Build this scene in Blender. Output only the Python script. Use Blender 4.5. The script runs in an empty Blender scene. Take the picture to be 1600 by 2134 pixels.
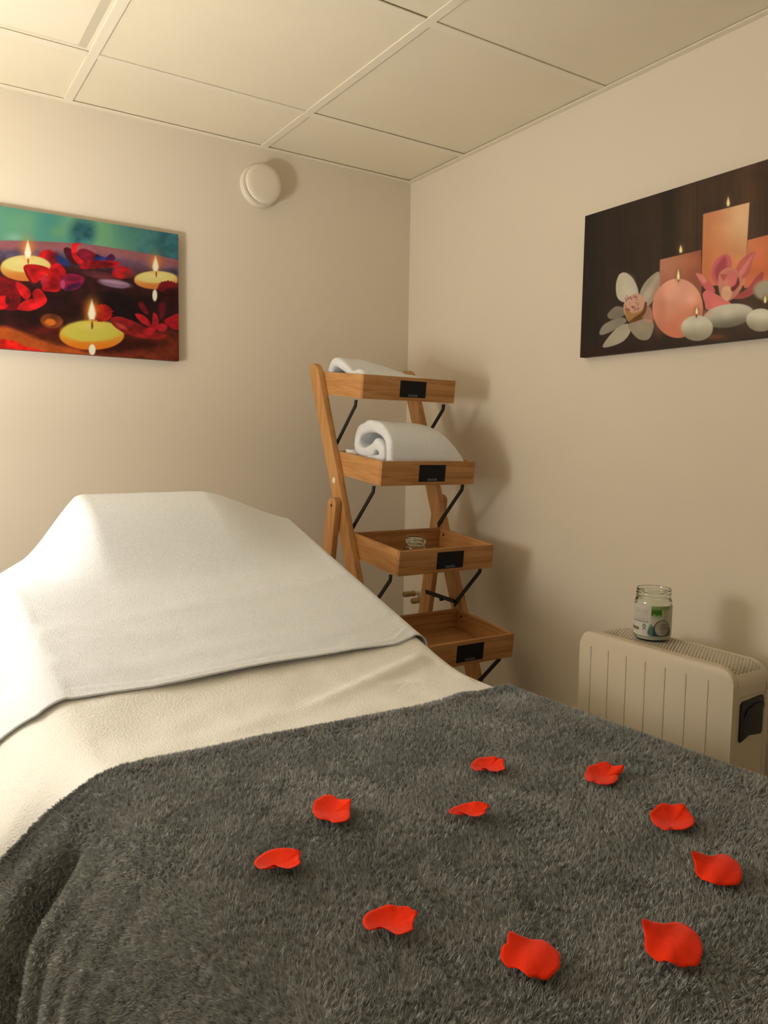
import bpy, bmesh, math, random
import numpy as np
from mathutils import Matrix, Vector

# ------------------------------------------------------------------ camera, light, exposure
CZ = 1.10                                   # camera height above the floor (m)
F_PX, PPX, PPY = 1620.0, 800.0, 1067.0      # focal length and principal point in photo pixels (1600 x 2134)
def _d(x, y): return np.array([x - PPX, -(y - PPY), -F_PX])
_X = _d(3319, 963); _X /= np.linalg.norm(_X)            # vanishing point of the back wall's horizontals
_Y = _d(-249, 908); _Y -= _X * (_X @ _Y); _Y /= np.linalg.norm(_Y)
ROT = np.stack([_X, _Y, np.cross(_X, _Y)])              # camera -> world
scene = bpy.context.scene
COL = scene.collection
cam_data = bpy.data.cameras.new('camera')
cam_data.sensor_fit = 'HORIZONTAL'; cam_data.sensor_width = 36.0
cam_data.lens = 36.0 * F_PX / 1600.0
cam_data.clip_start = 0.02; cam_data.clip_end = 50
cam = bpy.data.objects.new('camera', cam_data); COL.objects.link(cam)
M = Matrix.Identity(4)
for i in range(3):
    for j in range(3): M[i][j] = ROT[i][j]
M[2][3] = CZ
cam.matrix_world = M
scene.camera = cam
vs = scene.view_settings
vs.view_transform = 'Standard'; vs.look = 'None'; vs.gamma = 1.0; vs.exposure = 0.0; vs.use_curve_mapping = False
world = bpy.data.worlds.new('world'); scene.world = world; world.use_nodes = True
world.node_tree.nodes['Background'].inputs[0].default_value = (0.9, 0.95, 1, 1)
world.node_tree.nodes['Background'].inputs[1].default_value = 0.0
LAMP_POS = (-0.40, 1.60, CZ + 0.0)            # centre of the lampshade
LAMP_COLOR = (1.0, 0.962, 0.90)
SHADE_GLOW, BULB_GLOW = 19.5, 285.0

# ------------------------------------------------------------------ helpers
WALL_X, WALL_Y, CEIL = 1.675, 2.444, CZ + 0.955
ROOM_X0, ROOM_Y0 = -1.15, -1.30
TH = math.radians(3.6); UU = np.array([math.cos(TH), math.sin(TH), 0]); VV = np.array([-math.sin(TH), math.cos(TH), 0])
def ray(x, y): return ROT @ _d(x, y)
def on_x(x, y, X): r = ray(x, y); return r * X / r[0]
def on_y(x, y, Y): r = ray(x, y); return r * Y / r[1]
def bedw(u, v, z):                           # bed coordinates (z relative to the camera) -> world
    u, v, z = np.broadcast_arrays(np.asarray(u, float), np.asarray(v, float), np.asarray(z, float))
    return np.stack([u * UU[0] + v * VV[0], u * UU[1] + v * VV[1], z + CZ], -1)

def link(o, parent=None):
    COL.objects.link(o)
    if parent is not None: o.parent = parent
    return o
def obj(name, verts, faces, mat, parent=None, smooth=False, loc=None):
    me = bpy.data.meshes.new(name)
    me.from_pydata([tuple(map(float, v)) for v in verts], [], [tuple(map(int, f)) for f in faces])
    me.update()
    if mat is not None: me.materials.append(mat)
    if smooth: me.polygons.foreach_set('use_smooth', [True] * len(me.polygons))
    o = bpy.data.objects.new(name, me)
    if loc is not None: o.location = loc
    return link(o, parent)
def obj_bm(name, bm, mat, parent=None, smooth=False, loc=None, recalc=True):
    if recalc: bmesh.ops.recalc_face_normals(bm, faces=bm.faces)
    me = bpy.data.meshes.new(name); bm.to_mesh(me); bm.free()
    if mat is not None: me.materials.append(mat)
    if smooth: me.polygons.foreach_set('use_smooth', [True] * len(me.polygons))
    o = bpy.data.objects.new(name, me)
    if loc is not None: o.location = loc
    return link(o, parent)
def auto_smooth(o, ang=40):
    me = o.data
    me.polygons.foreach_set('use_smooth', [True] * len(me.polygons))
    bm = bmesh.new(); bm.from_mesh(me)
    for e in bm.edges:
        if len(e.link_faces) == 2: e.smooth = e.calc_face_angle(0) < math.radians(ang)
    bm.to_mesh(me); bm.free()
    return o
def add_box(bm, lo, hi, bevel=0.0, seg=2):
    vs_ = [bm.verts.new((x, y, z)) for x in (lo[0], hi[0]) for y in (lo[1], hi[1]) for z in (lo[2], hi[2])]
    fs = [(0, 1, 3, 2), (4, 6, 7, 5), (0, 4, 5, 1), (2, 3, 7, 6), (0, 2, 6, 4), (1, 5, 7, 3)]
    ff = [bm.faces.new([vs_[i] for i in f]) for f in fs]
    if bevel:
        es = list({e for f in ff for e in f.edges})
        bmesh.ops.bevel(bm, geom=es, offset=bevel, segments=seg, affect='EDGES', profile=0.5)
def box(name, lo, hi, mat, parent=None, bevel=0.0, seg=2):
    bm = bmesh.new(); add_box(bm, lo, hi, bevel, seg)
    o = obj_bm(name, bm, mat, parent)
    if bevel: auto_smooth(o, 35)
    return o
def prism(name, pts, axis, a, b, mat, parent=None, bevel=0.0, smooth_ang=30):
    """extrude a closed 2-D outline along axis 'x' (pts = (y,z)) or 'y' (pts = (x,z)) or 'z' (pts = (x,y))"""
    def P(p, t):
        return {'x': (t, p[0], p[1]), 'y': (p[0], t, p[1]), 'z': (p[0], p[1], t)}[axis]
    bm = bmesh.new(); n = len(pts)
    A = [bm.verts.new(P(p, a)) for p in pts]; B = [bm.verts.new(P(p, b)) for p in pts]
    fa = bm.faces.new(A); fb = bm.faces.new(B[::-1])
    for i in range(n): bm.faces.new((A[i], B[i], B[(i + 1) % n], A[(i + 1) % n]))
    if bevel:
        es = list(fa.edges) + list(fb.edges)
        bmesh.ops.bevel(bm, geom=es, offset=bevel, segments=2, affect='EDGES', profile=0.5)
    o = obj_bm(name, bm, mat, parent)
    return auto_smooth(o, smooth_ang)
def lathe(name, prof, mat, parent=None, n=40, loc=None, axis='z', closed=False):
    verts, faces = [], []
    m = len(prof)
    for k in range(n):
        a = 2 * math.pi * k / n; c, s = math.cos(a), math.sin(a)
        for r, h in prof:
            verts.append({'z': (r * c, r * s, h), 'y': (r * c, h, r * s), 'x': (h, r * c, r * s)}[axis])
    for k in range(n):
        k2 = (k + 1) % n
        for i in range(m if closed else m - 1):
            j = (i + 1) % m
            faces.append((k * m + i, k2 * m + i, k2 * m + j, k * m + j))
    bm = bmesh.new()
    bv = [bm.verts.new(v) for v in verts]
    for f in faces: bm.faces.new([bv[i] for i in f])
    bmesh.ops.remove_doubles(bm, verts=bm.verts, dist=1e-6)
    o = obj_bm(name, bm, mat, parent, loc=loc)
    return auto_smooth(o, 40)
def tube(name, path, r, mat, parent=None, n=10):
    path = [Vector(p) for p in path]; verts, faces = [], []
    for i, p in enumerate(path):
        t = (path[min(i + 1, len(path) - 1)] - path[max(i - 1, 0)]).normalized()
        a = t.cross(Vector((0, 0, 1)));
        if a.length < 1e-3: a = Vector((1, 0, 0))
        a.normalize(); b = t.cross(a)
        rr = r[i] if isinstance(r, (list, tuple)) else r
        for k in range(n):
            q = 2 * math.pi * k / n
            verts.append(p + a * math.cos(q) * rr + b * math.sin(q) * rr)
    for i in range(len(path) - 1):
        for k in range(n):
            k2 = (k + 1) % n
            faces.append((i * n + k, i * n + k2, (i + 1) * n + k2, (i + 1) * n + k))
    faces.append(tuple(range(n))[::-1]); faces.append(tuple((len(path) - 1) * n + k for k in range(n)))
    return auto_smooth(obj(name, verts, faces, mat, parent), 50)
def grid_obj(name, P, mat, parent=None, smooth=True, flip=False):
    """P: array rows x cols x 3"""
    r, c, _ = P.shape
    idx = np.arange(r * c).reshape(r, c)
    q = np.stack([idx[:-1, :-1], idx[:-1, 1:], idx[1:, 1:], idx[1:, :-1]], -1).reshape(-1, 4)
    if flip: q = q[:, ::-1]
    me = fast_mesh(name, P.reshape(-1, 3), q)
    if mat is not None: me.materials.append(mat)
    if smooth: me.polygons.foreach_set('use_smooth', np.ones(len(q), bool))
    return link(bpy.data.objects.new(name, me), parent)
def fast_mesh(name, V, Q):
    me = bpy.data.meshes.new(name)
    V = np.ascontiguousarray(V, np.float32); Q = np.ascontiguousarray(Q, np.int32)
    me.vertices.add(len(V)); me.vertices.foreach_set('co', V.ravel())
    me.loops.add(Q.size); me.loops.foreach_set('vertex_index', Q.ravel())
    me.polygons.add(len(Q))
    me.polygons.foreach_set('loop_start', np.arange(0, Q.size, Q.shape[1], dtype=np.int32))
    me.update(calc_edges=True)
    return me
def empty(name, loc=(0, 0, 0)):
    o = bpy.data.objects.new(name, None); o.empty_display_size = 0.05; o.location = loc
    COL.objects.link(o); return o
def tag(o, label, cat, group=None):
    o['label'] = label; o['category'] = cat
    if group: o['group'] = group
    return o
def structure(o): o['kind'] = 'structure'; return o

# smooth value noise (numpy)
def vnoise(x, y, seed=0):
    rs = np.random.RandomState(seed); tab = rs.rand(256, 256)
    x = np.asarray(x, float); y = np.asarray(y, float)
    xi = np.floor(x).astype(int); yi = np.floor(y).astype(int); fx = x - xi; fy = y - yi
    fx = fx * fx * (3 - 2 * fx); fy = fy * fy * (3 - 2 * fy)
    g = lambda a, b: tab[a % 256, b % 256]
    return (g(xi, yi) * (1 - fx) + g(xi + 1, yi) * fx) * (1 - fy) + (g(xi, yi + 1) * (1 - fx) + g(xi + 1, yi + 1) * fx) * fy - 0.5
def sstep(a, b, x): t = np.clip((np.asarray(x, float) - a) / (b - a), 0, 1); return t * t * (3 - 2 * t)

# ------------------------------------------------------------------ materials
def lin(c): return tuple((v / 255 / 12.92) if v / 255 <= 0.04045 else ((v / 255 + 0.055) / 1.055) ** 2.4 for v in c)
def material(name, color, rough=0.6, var=0.0, vscale=6.0, bump=0.0, bscale=200.0, sheen=0.0, spec=0.3, metal=0.0, stretch=(1, 1, 1), bdist=0.001):
    m = bpy.data.materials.new(name); m.use_nodes = True
    nt = m.node_tree; b = nt.nodes['Principled BSDF']
    b.inputs['Base Color'].default_value = (*color, 1); b.inputs['Roughness'].default_value = rough
    b.inputs['Specular IOR Level'].default_value = spec; b.inputs['Metallic'].default_value = metal
    if sheen: b.inputs['Sheen Weight'].default_value = sheen
    if var or bump:
        tc = nt.nodes.new('ShaderNodeTexCoord'); mp = nt.nodes.new('ShaderNodeMapping')
        mp.inputs['Scale'].default_value = stretch
        nt.links.new(tc.outputs['Object'], mp.inputs['Vector'])
    if var:
        n = nt.nodes.new('ShaderNodeTexNoise'); n.inputs['Scale'].default_value = vscale; n.inputs['Detail'].default_value = 4
        nt.links.new(mp.outputs[0], n.inputs['Vector'])
        mx = nt.nodes.new('ShaderNodeMix'); mx.data_type = 'RGBA'
        mx.inputs['A'].default_value = (*[c * (1 - var) for c in color], 1); mx.inputs['B'].default_value = (*[min(1, c * (1 + var)) for c in color], 1)
        nt.links.new(n.outputs['Fac'], mx.inputs['Factor']); nt.links.new(mx.outputs['Result'], b.inputs['Base Color'])
    if bump:
        n2 = nt.nodes.new('ShaderNodeTexNoise'); n2.inputs['Scale'].default_value = bscale; n2.inputs['Detail'].default_value = 3
        nt.links.new(mp.outputs[0], n2.inputs['Vector'])
        bp = nt.nodes.new('ShaderNodeBump'); bp.inputs['Strength'].default_value = bump; bp.inputs['Distance'].default_value = bdist
        nt.links.new(n2.outputs['Fac'], bp.inputs['Height']); nt.links.new(bp.outputs['Normal'], b.inputs['Normal'])
    return m
def wood(name, axis, light, dark):
    """oiled hardwood with grain running along one object axis"""
    m = bpy.data.materials.new(name); m.use_nodes = True; nt = m.node_tree; b = nt.nodes['Principled BSDF']
    b.inputs['Roughness'].default_value = 0.5; b.inputs['Specular IOR Level'].default_value = 0.3
    tc = nt.nodes.new('ShaderNodeTexCoord'); mp = nt.nodes.new('ShaderNodeMapping')
    sc = {'x': (2.0, 26, 26), 'y': (26, 2.0, 26), 'z': (26, 26, 2.0)}[axis]; mp.inputs['Scale'].default_value = sc
    nt.links.new(tc.outputs['Object'], mp.inputs['Vector'])
    n = nt.nodes.new('ShaderNodeTexNoise'); n.inputs['Scale'].default_value = 2.2; n.inputs['Detail'].default_value = 6; n.inputs['Distortion'].default_value = 0.9
    nt.links.new(mp.outputs[0], n.inputs['Vector'])
    mp2 = nt.nodes.new('ShaderNodeMapping'); mp2.inputs['Scale'].default_value = tuple(4 * s if s > 5 else s for s in sc)
    nt.links.new(tc.outputs['Object'], mp2.inputs['Vector'])
    n2 = nt.nodes.new('ShaderNodeTexNoise'); n2.inputs['Scale'].default_value = 3.0; n2.inputs['Detail'].default_value = 3
    nt.links.new(mp2.outputs[0], n2.inputs['Vector'])
    ad = nt.nodes.new('ShaderNodeMath'); ad.operation = 'MULTIPLY_ADD'; ad.inputs[1].default_value = 0.35
    nt.links.new(n2.outputs['Fac'], ad.inputs[0]); nt.links.new(n.outputs['Fac'], ad.inputs[2])
    cr = nt.nodes.new('ShaderNodeValToRGB'); e = cr.color_ramp.elements
    e[0].position = 0.48; e[0].color = (*dark, 1); e[1].position = 0.78; e[1].color = (*light, 1)
    nt.links.new(ad.outputs[0], cr.inputs['Fac']); nt.links.new(cr.outputs['Color'], b.inputs['Base Color'])
    return m
def glass(name, tint=(0.93, 0.97, 0.93), rough=0.02):
    m = bpy.data.materials.new(name); m.use_nodes = True; b = m.node_tree.nodes['Principled BSDF']
    b.inputs['Base Color'].default_value = (*tint, 1); b.inputs['Roughness'].default_value = rough
    b.inputs['Transmission Weight'].default_value = 1.0; b.inputs['IOR'].default_value = 1.45
    return m
def print_mat(name, rough=0.45):
    m = bpy.data.materials.new(name); m.use_nodes = True; nt = m.node_tree; b = nt.nodes['Principled BSDF']
    a = nt.nodes.new('ShaderNodeVertexColor'); a.layer_name = 'ink'
    nt.links.new(a.outputs['Color'], b.inputs['Base Color'])
    b.inputs['Roughness'].default_value = rough; b.inputs['Specular IOR Level'].default_value = 0.2
    return m

M_WALL = material('wall_paint', (0.745, 0.668, 0.548), 0.75, var=0.03, vscale=3, bump=0.12, bscale=90, spec=0.15)
M_TILE = material('ceiling_tile_board', (0.82, 0.748, 0.575), 0.85, var=0.03, vscale=5, bump=0.15, bscale=350, spec=0.1)
M_GRID = material('ceiling_grid_enamel', (0.83, 0.762, 0.605), 0.5, spec=0.25, var=0.01)
M_PLENUM = material('ceiling_void_board', (0.16, 0.14, 0.11), 0.9, var=0.05)
M_PANEL = material('light_panel_diffuser', (0.84, 0.772, 0.61), 0.5, var=0.01, spec=0.2)
M_FLOOR = material('floor_vinyl', (0.36, 0.31, 0.25), 0.5, var=0.15, vscale=4, stretch=(8, 1, 1))
M_TERRY = material('white_terry', (0.82, 0.842, 0.875), 0.95, var=0.09, vscale=160, bump=0.55, bscale=520, sheen=0.25, spec=0.05, bdist=0.003)
M_SHEET = material('white_flannel_sheet', (0.86, 0.84, 0.79), 0.95, var=0.05, vscale=9, bump=0.8, bscale=300, sheen=0.2, spec=0.05, bdist=0.002)
M_BLANKET = material('grey_fleece_backing', (0.16, 0.16, 0.155), 0.95, var=0.1, spec=0.05)
M_PETAL = material('red_fabric_petal', lin((240, 50, 8)), 0.8, var=0.10, vscale=40, bump=0.25, bscale=900, sheen=0.1, spec=0.1)
M_WX = wood('oiled_wood_crosswise', 'x', (0.50, 0.255, 0.095), (0.31, 0.130, 0.038))
M_WY = wood('oiled_wood_depthwise', 'y', (0.58, 0.300, 0.110), (0.42, 0.185, 0.056))
M_WZ = wood('oiled_wood_lengthwise', 'z', (0.56, 0.295, 0.112), (0.43, 0.195, 0.062))
M_BLACK = material('black_metal', (0.012, 0.011, 0.012), 0.5, spec=0.3, var=0.1)
M_SLATE = material('black_chalk_plate', (0.007, 0.007, 0.008), 0.6, spec=0.2, var=0.1)
M_LETTER = material('pale_grey_print', (0.30, 0.31, 0.33), 0.7, var=0.02)
M_CREAM = material('cream_plug', (0.78, 0.72, 0.58), 0.5, var=0.02)
M_HOLE = material('dark_screw_hole', (0.02, 0.008, 0.004), 0.7, var=0.1)
M_HEATER = material('heater_cream_enamel', (0.66, 0.575, 0.44), 0.45, var=0.02, vscale=3, spec=0.35)
M_HANDLE = material('heater_black_plastic', (0.008, 0.008, 0.009), 0.4, spec=0.35, var=0.1)
M_VENT = material('vent_white_plastic', (0.74, 0.67, 0.54), 0.45, spec=0.3, var=0.01)
M_GLASS = glass('jar_glass')
M_GLASS2 = glass('dish_glass', (0.88, 0.95, 0.86), 0.05)
M_OIL = material('white_coconut_oil', (0.80, 0.78, 0.70), 0.5, var=0.03, vscale=30)
M_BRASS = material('aged_brass', (0.42, 0.30, 0.13), 0.35, metal=0.9, var=0.2, vscale=60)
M_PIPE = material('painted_pipe', (0.70, 0.63, 0.50), 0.5, var=0.03)
M_PRINT = print_mat('canvas_print_ink')
M_LABEL = print_mat('jar_label_ink', 0.4)
M_CANVAS_DARK = material('canvas_edge_dark', (0.035, 0.020, 0.013), 0.6, var=0.1)
M_CANVAS_RED = material('canvas_edge_maroon', (0.10, 0.025, 0.015), 0.6, var=0.1)
M_CUSHION = material('cream_vinyl_cushion', (0.62, 0.57, 0.48), 0.5, var=0.02)
M_STEEL = material('white_painted_steel', (0.70, 0.68, 0.63), 0.4, var=0.02)

def grille_mat():
    m = bpy.data.materials.new('perforated_steel'); m.use_nodes = True; nt = m.node_tree; b = nt.nodes['Principled BSDF']
    b.inputs['Base Color'].default_value = (0.66, 0.58, 0.46, 1); b.inputs['Roughness'].default_value = 0.45
    uv = nt.nodes.new('ShaderNodeUVMap'); uv.uv_map = 'sheet'
    sp = nt.nodes.new('ShaderNodeSeparateXYZ'); nt.links.new(uv.outputs[0], sp.inputs[0])
    def mth(op, a, bb=None):
        n = nt.nodes.new('ShaderNodeMath'); n.operation = op
        for k, v in enumerate((a, bb)):
            if v is None: continue
            if isinstance(v, (int, float)): n.inputs[k].default_value = v
            else: nt.links.new(v, n.inputs[k])
        return n.outputs[0]
    px, py = 0.0078, 0.0068                 # hole pitch, staggered rows
    row = mth('FLOOR', mth('DIVIDE', sp.outputs[1], py))
    odd = mth('MULTIPLY', mth('MODULO', row, 2.0), 0.5)
    fx = mth('SUBTRACT', mth('FRACT', mth('ADD', mth('DIVIDE', sp.outputs[0], px), odd)), 0.5)
    fy = mth('SUBTRACT', mth('FRACT', mth('DIVIDE', sp.outputs[1], py)), 0.5)
    d2 = mth('ADD', mth('MULTIPLY', fx, fx), mth('MULTIPLY', fy, fy))
    hole = mth('MULTIPLY', mth('LESS_THAN', d2, 0.125), mth('MULTIPLY', mth('GREATER_THAN', sp.outputs[0], 0.045), mth('LESS_THAN', sp.outputs[0], 0.422)))
    tr = nt.nodes.new('ShaderNodeBsdfTransparent'); mix = nt.nodes.new('ShaderNodeMixShader')
    nt.links.new(hole, mix.inputs[0]); nt.links.new(b.outputs[0], mix.inputs[1]); nt.links.new(tr.outputs[0], mix.inputs[2])
    nt.links.new(mix.outputs[0], nt.nodes['Material Output'].inputs['Surface'])
    return m
M_GRILLE = grille_mat()

# ------------------------------------------------------------------ the room
structure(box('floor', (ROOM_X0 - .1, ROOM_Y0 - .1, -.1), (WALL_X + .1, WALL_Y + .1, 0), M_FLOOR))
structure(box('wall_back', (ROOM_X0 - .1, WALL_Y, 0), (WALL_X + .1, WALL_Y + .1, CEIL + .1), M_WALL))
structure(box('wall_right', (WALL_X, ROOM_Y0 - .1, 0), (WALL_X + .1, WALL_Y, CEIL + .1), M_WALL))
structure(box('wall_left', (ROOM_X0 - .1, ROOM_Y0 - .1, 0), (ROOM_X0, WALL_Y, CEIL + .1), M_WALL))
structure(box('wall_front', (ROOM_X0, ROOM_Y0 - .1, 0), (WALL_X, ROOM_Y0, CEIL + .1), M_WALL))
ceiling = structure(box('ceiling', (ROOM_X0 - .1, ROOM_Y0 - .1, CEIL + .1), (WALL_X + .1, WALL_Y + .1, CEIL + .16), M_PLENUM))
GX = [ROOM_X0, -0.725, -0.123, 0.479, 1.081, WALL_X]
GY = [ROOM_Y0, -0.885, -0.284, 0.317, 0.918, 1.519, 2.118, WALL_Y]
TEE = 0.0125
tile_rng = random.Random(4)
for i in range(len(GX) - 1):
    for j in range(len(GY) - 1):
        x0, x1, y0, y1 = GX[i], GX[i + 1], GY[j], GY[j + 1]
        if i == 2 and j == 5: continue                       # the light panel sits in this bay
        dz = tile_rng.uniform(0, 0.0016)
        box('ceiling_tile', (x0 + .004, y0 + .004, CEIL + .0037 + dz), (x1 - .004, y1 - .004, CEIL + .02 + dz), M_TILE, ceiling)
for x in GX[1:-1]:
    box('grid_bar', (x - TEE, ROOM_Y0 + .001, CEIL), (x + TEE, WALL_Y - .001, CEIL + .003), M_GRID, ceiling, bevel=.0008, seg=1)
for y in GY[1:-1]:
    for i in range(len(GX) - 1):
        a = GX[i] + (TEE if i else .001); b = GX[i + 1] - (TEE if i < len(GX) - 2 else .001)
        box('grid_bar', (a + .0006, y - TEE, CEIL + .0003), (b - .0006, y + TEE, CEIL + .0033), M_GRID, ceiling, bevel=.0008, seg=1)
structure(box('trim_1', (ROOM_X0, WALL_Y - .020, CEIL - .0006), (WALL_X, WALL_Y, CEIL + .0024), M_GRID, bevel=.0006, seg=1))
structure(box('trim_2', (WALL_X - .020, ROOM_Y0, CEIL - .0010), (WALL_X, WALL_Y - .0205, CEIL + .0020), M_GRID, bevel=.0006, seg=1))
# square light panel (switched off) in its bay
lp = empty('ceiling_light', (0, 0, 0))
tag(lp, 'unlit square light fitting in the ceiling near the back wall', 'ceiling light')
bx0, bx1, by0, by1 = GX[2] + .004, GX[3] - .004, GY[5] + .004, GY[6] - .004
def frame_ring(name, outer, inner, mat, parent):
    (ox0, ox1, oy0, oy1, oz), (ix0, ix1, iy0, iy1, iz) = outer, inner
    v = [(ox0, oy0, oz), (ox1, oy0, oz), (ox1, oy1, oz), (ox0, oy1, oz), (ix0, iy0, iz), (ix1, iy0, iz), (ix1, iy1, iz), (ix0, iy1, iz)]
    f = [(0, 4, 5, 1), (1, 5, 6, 2), (2, 6, 7, 3), (3, 7, 4, 0)]
    o = obj(name, v, f, mat, parent)
    md = o.modifiers.new('thickness', 'SOLIDIFY'); md.thickness = .002
    return o
frame_ring('frame', (bx0, bx1, by0, by1, CEIL + .0045), (bx0 + .016, bx1 - .016, by0 + .016, by1 - .016, CEIL + .0045), M_GRID, lp)
frame_ring('bevel', (bx0 + .016, bx1 - .016, by0 + .016, by1 - .016, CEIL + .0045), (bx0 + .040, bx1 - .040, by0 + .040, by1 - .040, CEIL - .004), M_GRID, lp)
box('diffuser', (bx0 + .0405, by0 + .0405, CEIL - .0035), (bx1 - .0405, by1 - .0405, CEIL + .004), M_PANEL, lp)

# ------------------------------------------------------------------ the lamp that lights the room (left of the bed, beyond the frame)
def emission_mat(name, color, power):
    m = bpy.data.materials.new(name); m.use_nodes = True; nt = m.node_tree; nt.nodes.clear()
    e = nt.nodes.new('ShaderNodeEmission'); e.inputs[0].default_value = (*color, 1); e.inputs[1].default_value = power
    o = nt.nodes.new('ShaderNodeOutputMaterial'); nt.links.new(e.outputs[0], o.inputs[0]); return m
lamp = empty('floor_lamp', (LAMP_POS[0], LAMP_POS[1], 0))
tag(lamp, 'floor lamp with a warm lit drum shade standing left of the massage table', 'lamp')
zl = LAMP_POS[2]
lathe('base', [(0, 0), (.13, 0), (.135, .006), (.13, .016), (.03, .024), (0, .024)], M_BLACK, lamp)
lathe('pole', [(0, .02), (.011, .02), (.011, zl + .005), (0, zl + .005)], M_BLACK, lamp, n=16)
lathe('socket', [(0, zl), (.018, zl), (.020, zl + .030), (0, zl + .030)], M_BLACK, lamp, n=24)
lathe('shade', [(.200, zl - .17), (.170, zl + .11)], emission_mat('lit_lampshade', LAMP_COLOR, SHADE_GLOW), lamp, n=32)
lathe('shade_lining', [(.1985, zl - .1695), (.1685, zl + .1095)], material('lampshade_lining', (.8, .76, .68), .9, var=.01), lamp, n=32)
bm = bmesh.new(); bmesh.ops.create_icosphere(bm, subdivisions=3, radius=.060)
for v in bm.verts: v.co.z += zl + .070
obj_bm('bulb', bm, emission_mat('lamp_glow', LAMP_COLOR, BULB_GLOW), lamp, smooth=True)

# ------------------------------------------------------------------ air vent on the back wall
vent = empty('air_vent', (1.072, WALL_Y, CZ + .833))
tag(vent, 'round white air vent with a domed disc high on the back wall', 'vent')
lathe('rim', [(.048, -.004), (.050, -.016), (.056, -.020), (.064, -.018), (.068, -.010), (.0685, -.001), (.046, -.001)], M_VENT, vent, n=56, axis='y', closed=True)
lathe('throat', [(0, -.001), (.047, -.001), (.047, -.006), (0, -.006)], M_HOLE, vent, n=40, axis='y')
lathe('stem', [(0, -.004), (.006, -.004), (.006, -.034), (0, -.034)], M_VENT, vent, n=16, axis='y')
lathe('disc', [(0, -.047), (.045, -.0465), (.058, -.045), (.062, -.041), (.0625, -.036), (.060, -.0335), (.045, -.033), (0, -.033)], M_VENT, vent, n=56, axis='y')

# ------------------------------------------------------------------ flat prints (colour carried by the mesh)
class Ink:
    """paints flat colour on a set of sample points with 2-D coordinates X, Y"""
    def __init__(s, X, Y): s.X, s.Y = X, Y; s.C = np.zeros(X.shape + (3,))
    def put(s, a, col):
        a = np.clip(a, 0, 1)[..., None]; s.C = s.C * (1 - a) + np.asarray(col, float) * a
    def ell_d(s, cx, cy, rx, ry, rot=0):
        c, n = math.cos(math.radians(rot)), math.sin(math.radians(rot)); dx, dy = s.X - cx, s.Y - cy
        p, q = (dx * c + dy * n) / rx, (-dx * n + dy * c) / ry
        return np.sqrt(p * p + q * q), p, q
    def ell(s, cx, cy, rx, ry, col, rot=0, soft=5, op=1.0):
        d, p, q = s.ell_d(cx, cy, rx, ry, rot)
        s.put(op * np.clip((1 - d) * min(rx, ry) / soft + .5, 0, 1), col)
    def ball(s, cx, cy, rx, ry, top, bot, rot=0, soft=5):      # vertical blend of two inks
        d, p, q = s.ell_d(cx, cy, rx, ry, rot); t = sstep(-.6, .9, q)[..., None]
        s.put(np.clip((1 - d) * min(rx, ry) / soft + .5, 0, 1), np.asarray(top) * (1 - t) + np.asarray(bot) * t)
    def glow(s, cx, cy, rx, ry, col, op=.7):
        d, p, q = s.ell_d(cx, cy, rx, ry); s.put(op * np.exp(-2.2 * d * d), col)
    def poly_a(s, pts, soft=5):
        X, Y = s.X, s.Y; ins = np.zeros(X.shape, bool); dm = np.full(X.shape, 1e9); n = len(pts)
        for i in range(n):
            x1, y1 = pts[i]; x2, y2 = pts[(i + 1) % n]
            if y1 != y2:
                ins ^= ((y1 > Y) != (y2 > Y)) & (X < (x2 - x1) * (Y - y1) / (y2 - y1) + x1)
            L = (x2 - x1) ** 2 + (y2 - y1) ** 2 + 1e-9
            t = np.clip(((X - x1) * (x2 - x1) + (Y - y1) * (y2 - y1)) / L, 0, 1)
            dm = np.minimum(dm, np.hypot(X - x1 - t * (x2 - x1), Y - y1 - t * (y2 - y1)))
        return np.clip(np.where(ins, dm, -dm) / soft + .5, 0, 1)
    def poly(s, pts, col, soft=5, op=1.0, smooth=True):
        s.put(op * s.poly_a(catmull(pts) if smooth else pts, soft), col)
    def flame(s, cx, cy, rx, ry, core=(255, 245, 205), halo=(255, 150, 40)):
        s.glow(cx, cy, rx * 2.6, ry * 1.7, halo, .75)
        pts = [(cx, cy - ry), (cx + rx * .55, cy - ry * .3), (cx + rx * .95, cy + ry * .35), (cx + rx * .6, cy + ry * .9), (cx - rx * .6, cy + ry * .9), (cx - rx * .95, cy + ry * .35), (cx - rx * .55, cy - ry * .3)]
        s.poly(pts, core, soft=max(4, rx * .5), smooth=False)
def catmull(P, n=5, closed=True):
    P = [np.asarray(p, float) for p in P]; out = []; m = len(P)
    rng = range(m) if closed else range(m - 1)
    for i in rng:
        if closed: p0, p1, p2, p3 = P[i - 1], P[i], P[(i + 1) % m], P[(i + 2) % m]
        else: p0, p1, p2, p3 = P[max(i - 1, 0)], P[i], P[i + 1], P[min(i + 2, m - 1)]
        for k in range(n):
            t = k / n
            out.append(.5 * (2 * p1 + (p2 - p0) * t + (2 * p0 - 5 * p1 + 4 * p2 - p3) * t * t + (3 * p1 - p0 - 3 * p2 + p3) * t ** 3))
    if not closed: out.append(P[-1])
    return [tuple(p) for p in out]
def srgb_lin(C):
    C = np.clip(C, 0, 255) / 255.0
    return np.where(C <= .04045, C / 12.92, ((C + .055) / 1.055) ** 2.4)
def print_sheet(name, P, C, mat, parent, gain=1.0, flip=False):
    o = grid_obj(name, P, mat, parent, smooth=True, flip=flip)
    at = o.data.color_attributes.new('ink', 'FLOAT_COLOR', 'POINT')
    L = np.clip(srgb_lin(C) * np.asarray(gain), 0, .95).reshape(-1, 3)
    at.data.foreach_set('color', np.concatenate([L, np.ones((len(L), 1))], 1).astype(np.float32).ravel())
    return o
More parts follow.
